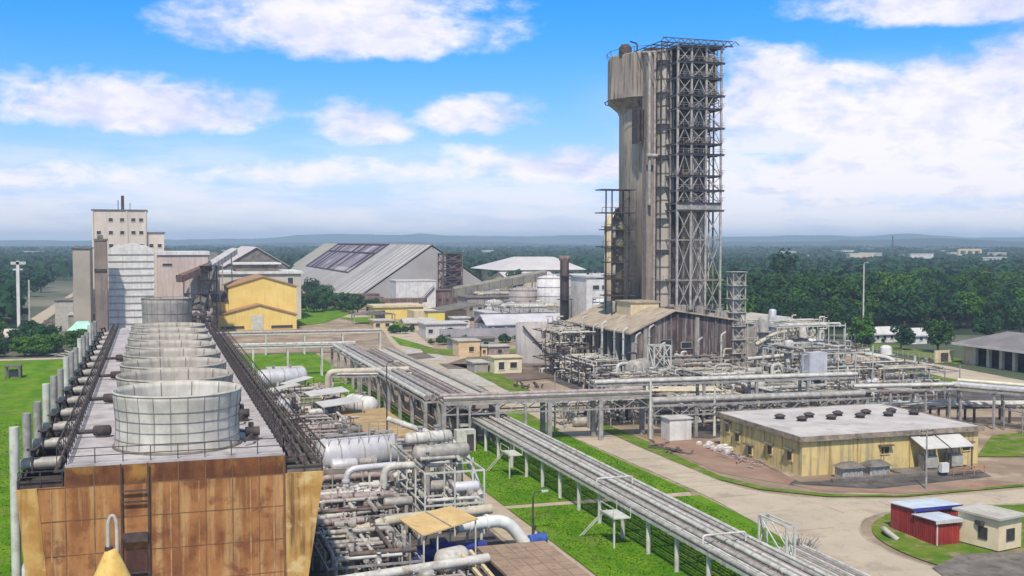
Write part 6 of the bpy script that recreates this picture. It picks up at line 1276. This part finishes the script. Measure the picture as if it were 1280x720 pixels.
x, y, z = PY(22, 326, 420); T = thing('pylon', 'pale concrete pylon with a crossarm on the far left', 'pylon', (x, y, 0)); b = MB(); b.bar((x, y, 0), (x, y, z), 1.0); b.build('mast', WHITE, T); b = MB(); b.bar((x-2.2, y, z-.8), (x+2.6, y, z-.8), 1.0); b.bar((x-1.6, y, z-3), (x+1.6, y, z-3), .5); b.build('crossarm', TIN, T)
x, y, z = PY(36, 350, 400); T = thing('pylon', 'shorter thin grey pole right of the pale pylon', 'pylon', (x, y, 0)); b = MB(); b.bar((x, y, 0), (x, y, z), .5); b.build('mast', CONC_L, T)
T = thing('white_hut', 'long low pale roofed building on the far left edge', 'building', (-105, 620, 0)); block(-135, -84, 620, 650, 8, CREAM, T, roofm=MATS['pale pinkish roof'])
# left middle buildings
T = thing('water_tank', 'turquoise tent-shaped tank roof left of the cooling tower', 'tank', (-20.5, 362, 0)); TQ = mat('turquoise paint', (.22, .60, .50), (.17, .5, .42), .4)
b = MB(); b.box(-24, -16.6, 358, 366, 0, 3.2); b.build('wall', TQ, T); b = MB(); b.add([(-24.5, 357.5, 3.2), (-16, 357.5, 3.2), (-16, 366.5, 3.2), (-24.5, 366.5, 3.2), (-22, 360, 5.6), (-18.6, 360, 5.6), (-18.6, 364, 5.6), (-22, 364, 5.6)], [(3, 2, 1, 0), (0, 1, 5, 4), (1, 2, 6, 5), (2, 3, 7, 6), (3, 0, 4, 7), (4, 5, 6, 7)]); b.build('roof', mat('pale turquoise', (.42, .70, .60), (.34, .6, .5), .4), T)
T = thing('low_block', 'grey beige low block left of the concrete shaft', 'building', (-24, 400, 0)); block(-31, -19, 400, 412, 10, CONC_L, T); b = MB(); b.bar((-24.4, 392, 0), (-24.4, 392, 13), .8); b.build('pipe_column', RUST, T)
T = thing('low_block', 'low flat roofed building at the foot of the annex block', 'building', (-20, 370, 0)); block(-26, -15.6, 386, 396, 6, CONC, T, roofm=CONC_L)
T = thing('tin_shed', 'small pinkish roofed hut among the left bushes', 'hut', (-37, 350, 0)); gable(-40.5, -34, 350, 356, 2.6, 4.2, CONC_L, T, MATS['pale pinkish roof'], axis='x')
T = thing('tin_shed', 'white sheet heap before the left bushes beside the far path', 'scrap', (-22, 312, 0)); b = MB(); r = random.Random(6)
for _ in range(22): p = Vector((-32+r.random()*17, 311+r.random()*6, r.uniform(.2, 1))); b.bar(p, p+Vector((r.uniform(-2.4, 2.4), r.uniform(-1, 1), r.uniform(-.3, .8))), r.uniform(.3, 1.2), .1)
b.build('sheets', TIN, T)
T = thing('pit_shelter', 'small dark shelter standing on the left lawn', 'shelter', (-29.3, 266, 0)); b = MB(); b.box(-31, -27.6, 264.5, 268, 2.5, 2.8); b.build('roof', CONC_D, T); b = MB(); [b.bar((x, y, 0), (x, y, 2.5), .4) for x in (-30.7, -27.9) for y in (264.8, 267.7)]; b.box(-30.2, -28.4, 266, 267, 0, 1.8); b.build('post', CONC_D, T)
T = thing('brown_shed', 'long brown sheet shed between the far left road and the annex block', 'shed', (-30, 470, 0)); gable(-34, -27, 455, 520, 5, 7, CONC_D, T, RUST)
T = thing('scrap_row', 'dark bits of rubble lying beside the far left road', 'rubble', (-34, 430, 0)); b = MB(); r = random.Random(9)
for _ in range(30): p = Vector((-36+r.random()*9, 412+r.random()*34, r.uniform(.3, .8))); b.bar(p, p+Vector((r.uniform(-2, 2), r.uniform(-2, 2), r.uniform(0, 1))), r.uniform(.6, 1.6))
b.build('debris', CONC_D, T)
# things at the edge of the wood
for lb, u, v, wd in (('low white hut at the wood edge, left of the small dark tree', 1108, 428, 9), ('white walled hut between the small dark tree and the round tree', 1148, 430, 6)):
    x, y, _ = G(u, v); T = thing('white_hut', lb, 'hut', (x, y, 0)); gable(x-wd/2, x+wd/2, y, y+5, 2.6, 4.2, WHITE, T, TIN, axis='x'); windows('window', [(x-wd/2+1+k*2.4, x-wd/2+2+k*2.4, 1, 2) for k in range(int(wd/2.6))], 'S', y, WHITE, T)
x, y, _ = G(1062, 432); T = thing('white_gate', 'white gate frame left of the small bright green tree', 'gate', (x, y, 0)); b = MB(); [b.bar((x-1.8+k*1.2, y, 0), (x-1.8+k*1.2, y, 5), .3) for k in range(4)]; [b.bar((x-1.8, y, z), (x+1.8, y, z), .3) for z in (1.4, 3.2, 4.9)]; b.build('bars', WHITE, T)
T = thing('boundary_fence', 'pale post fence between the wood and the right-hand road', 'fence', (190, 268, 0)); b = MB()
for k in range(24): y = 226+k*2.2+3; b.bar((186.5, y, 0), (186.5, y, 1.5), .16)
b.build('post', CONC_L, T); b = MB(); [b.bar((186.5, 229, z), (186.5, 280, z), .07) for z in (.5, 1, 1.45)]; b.build('rail', CONC_L, T)
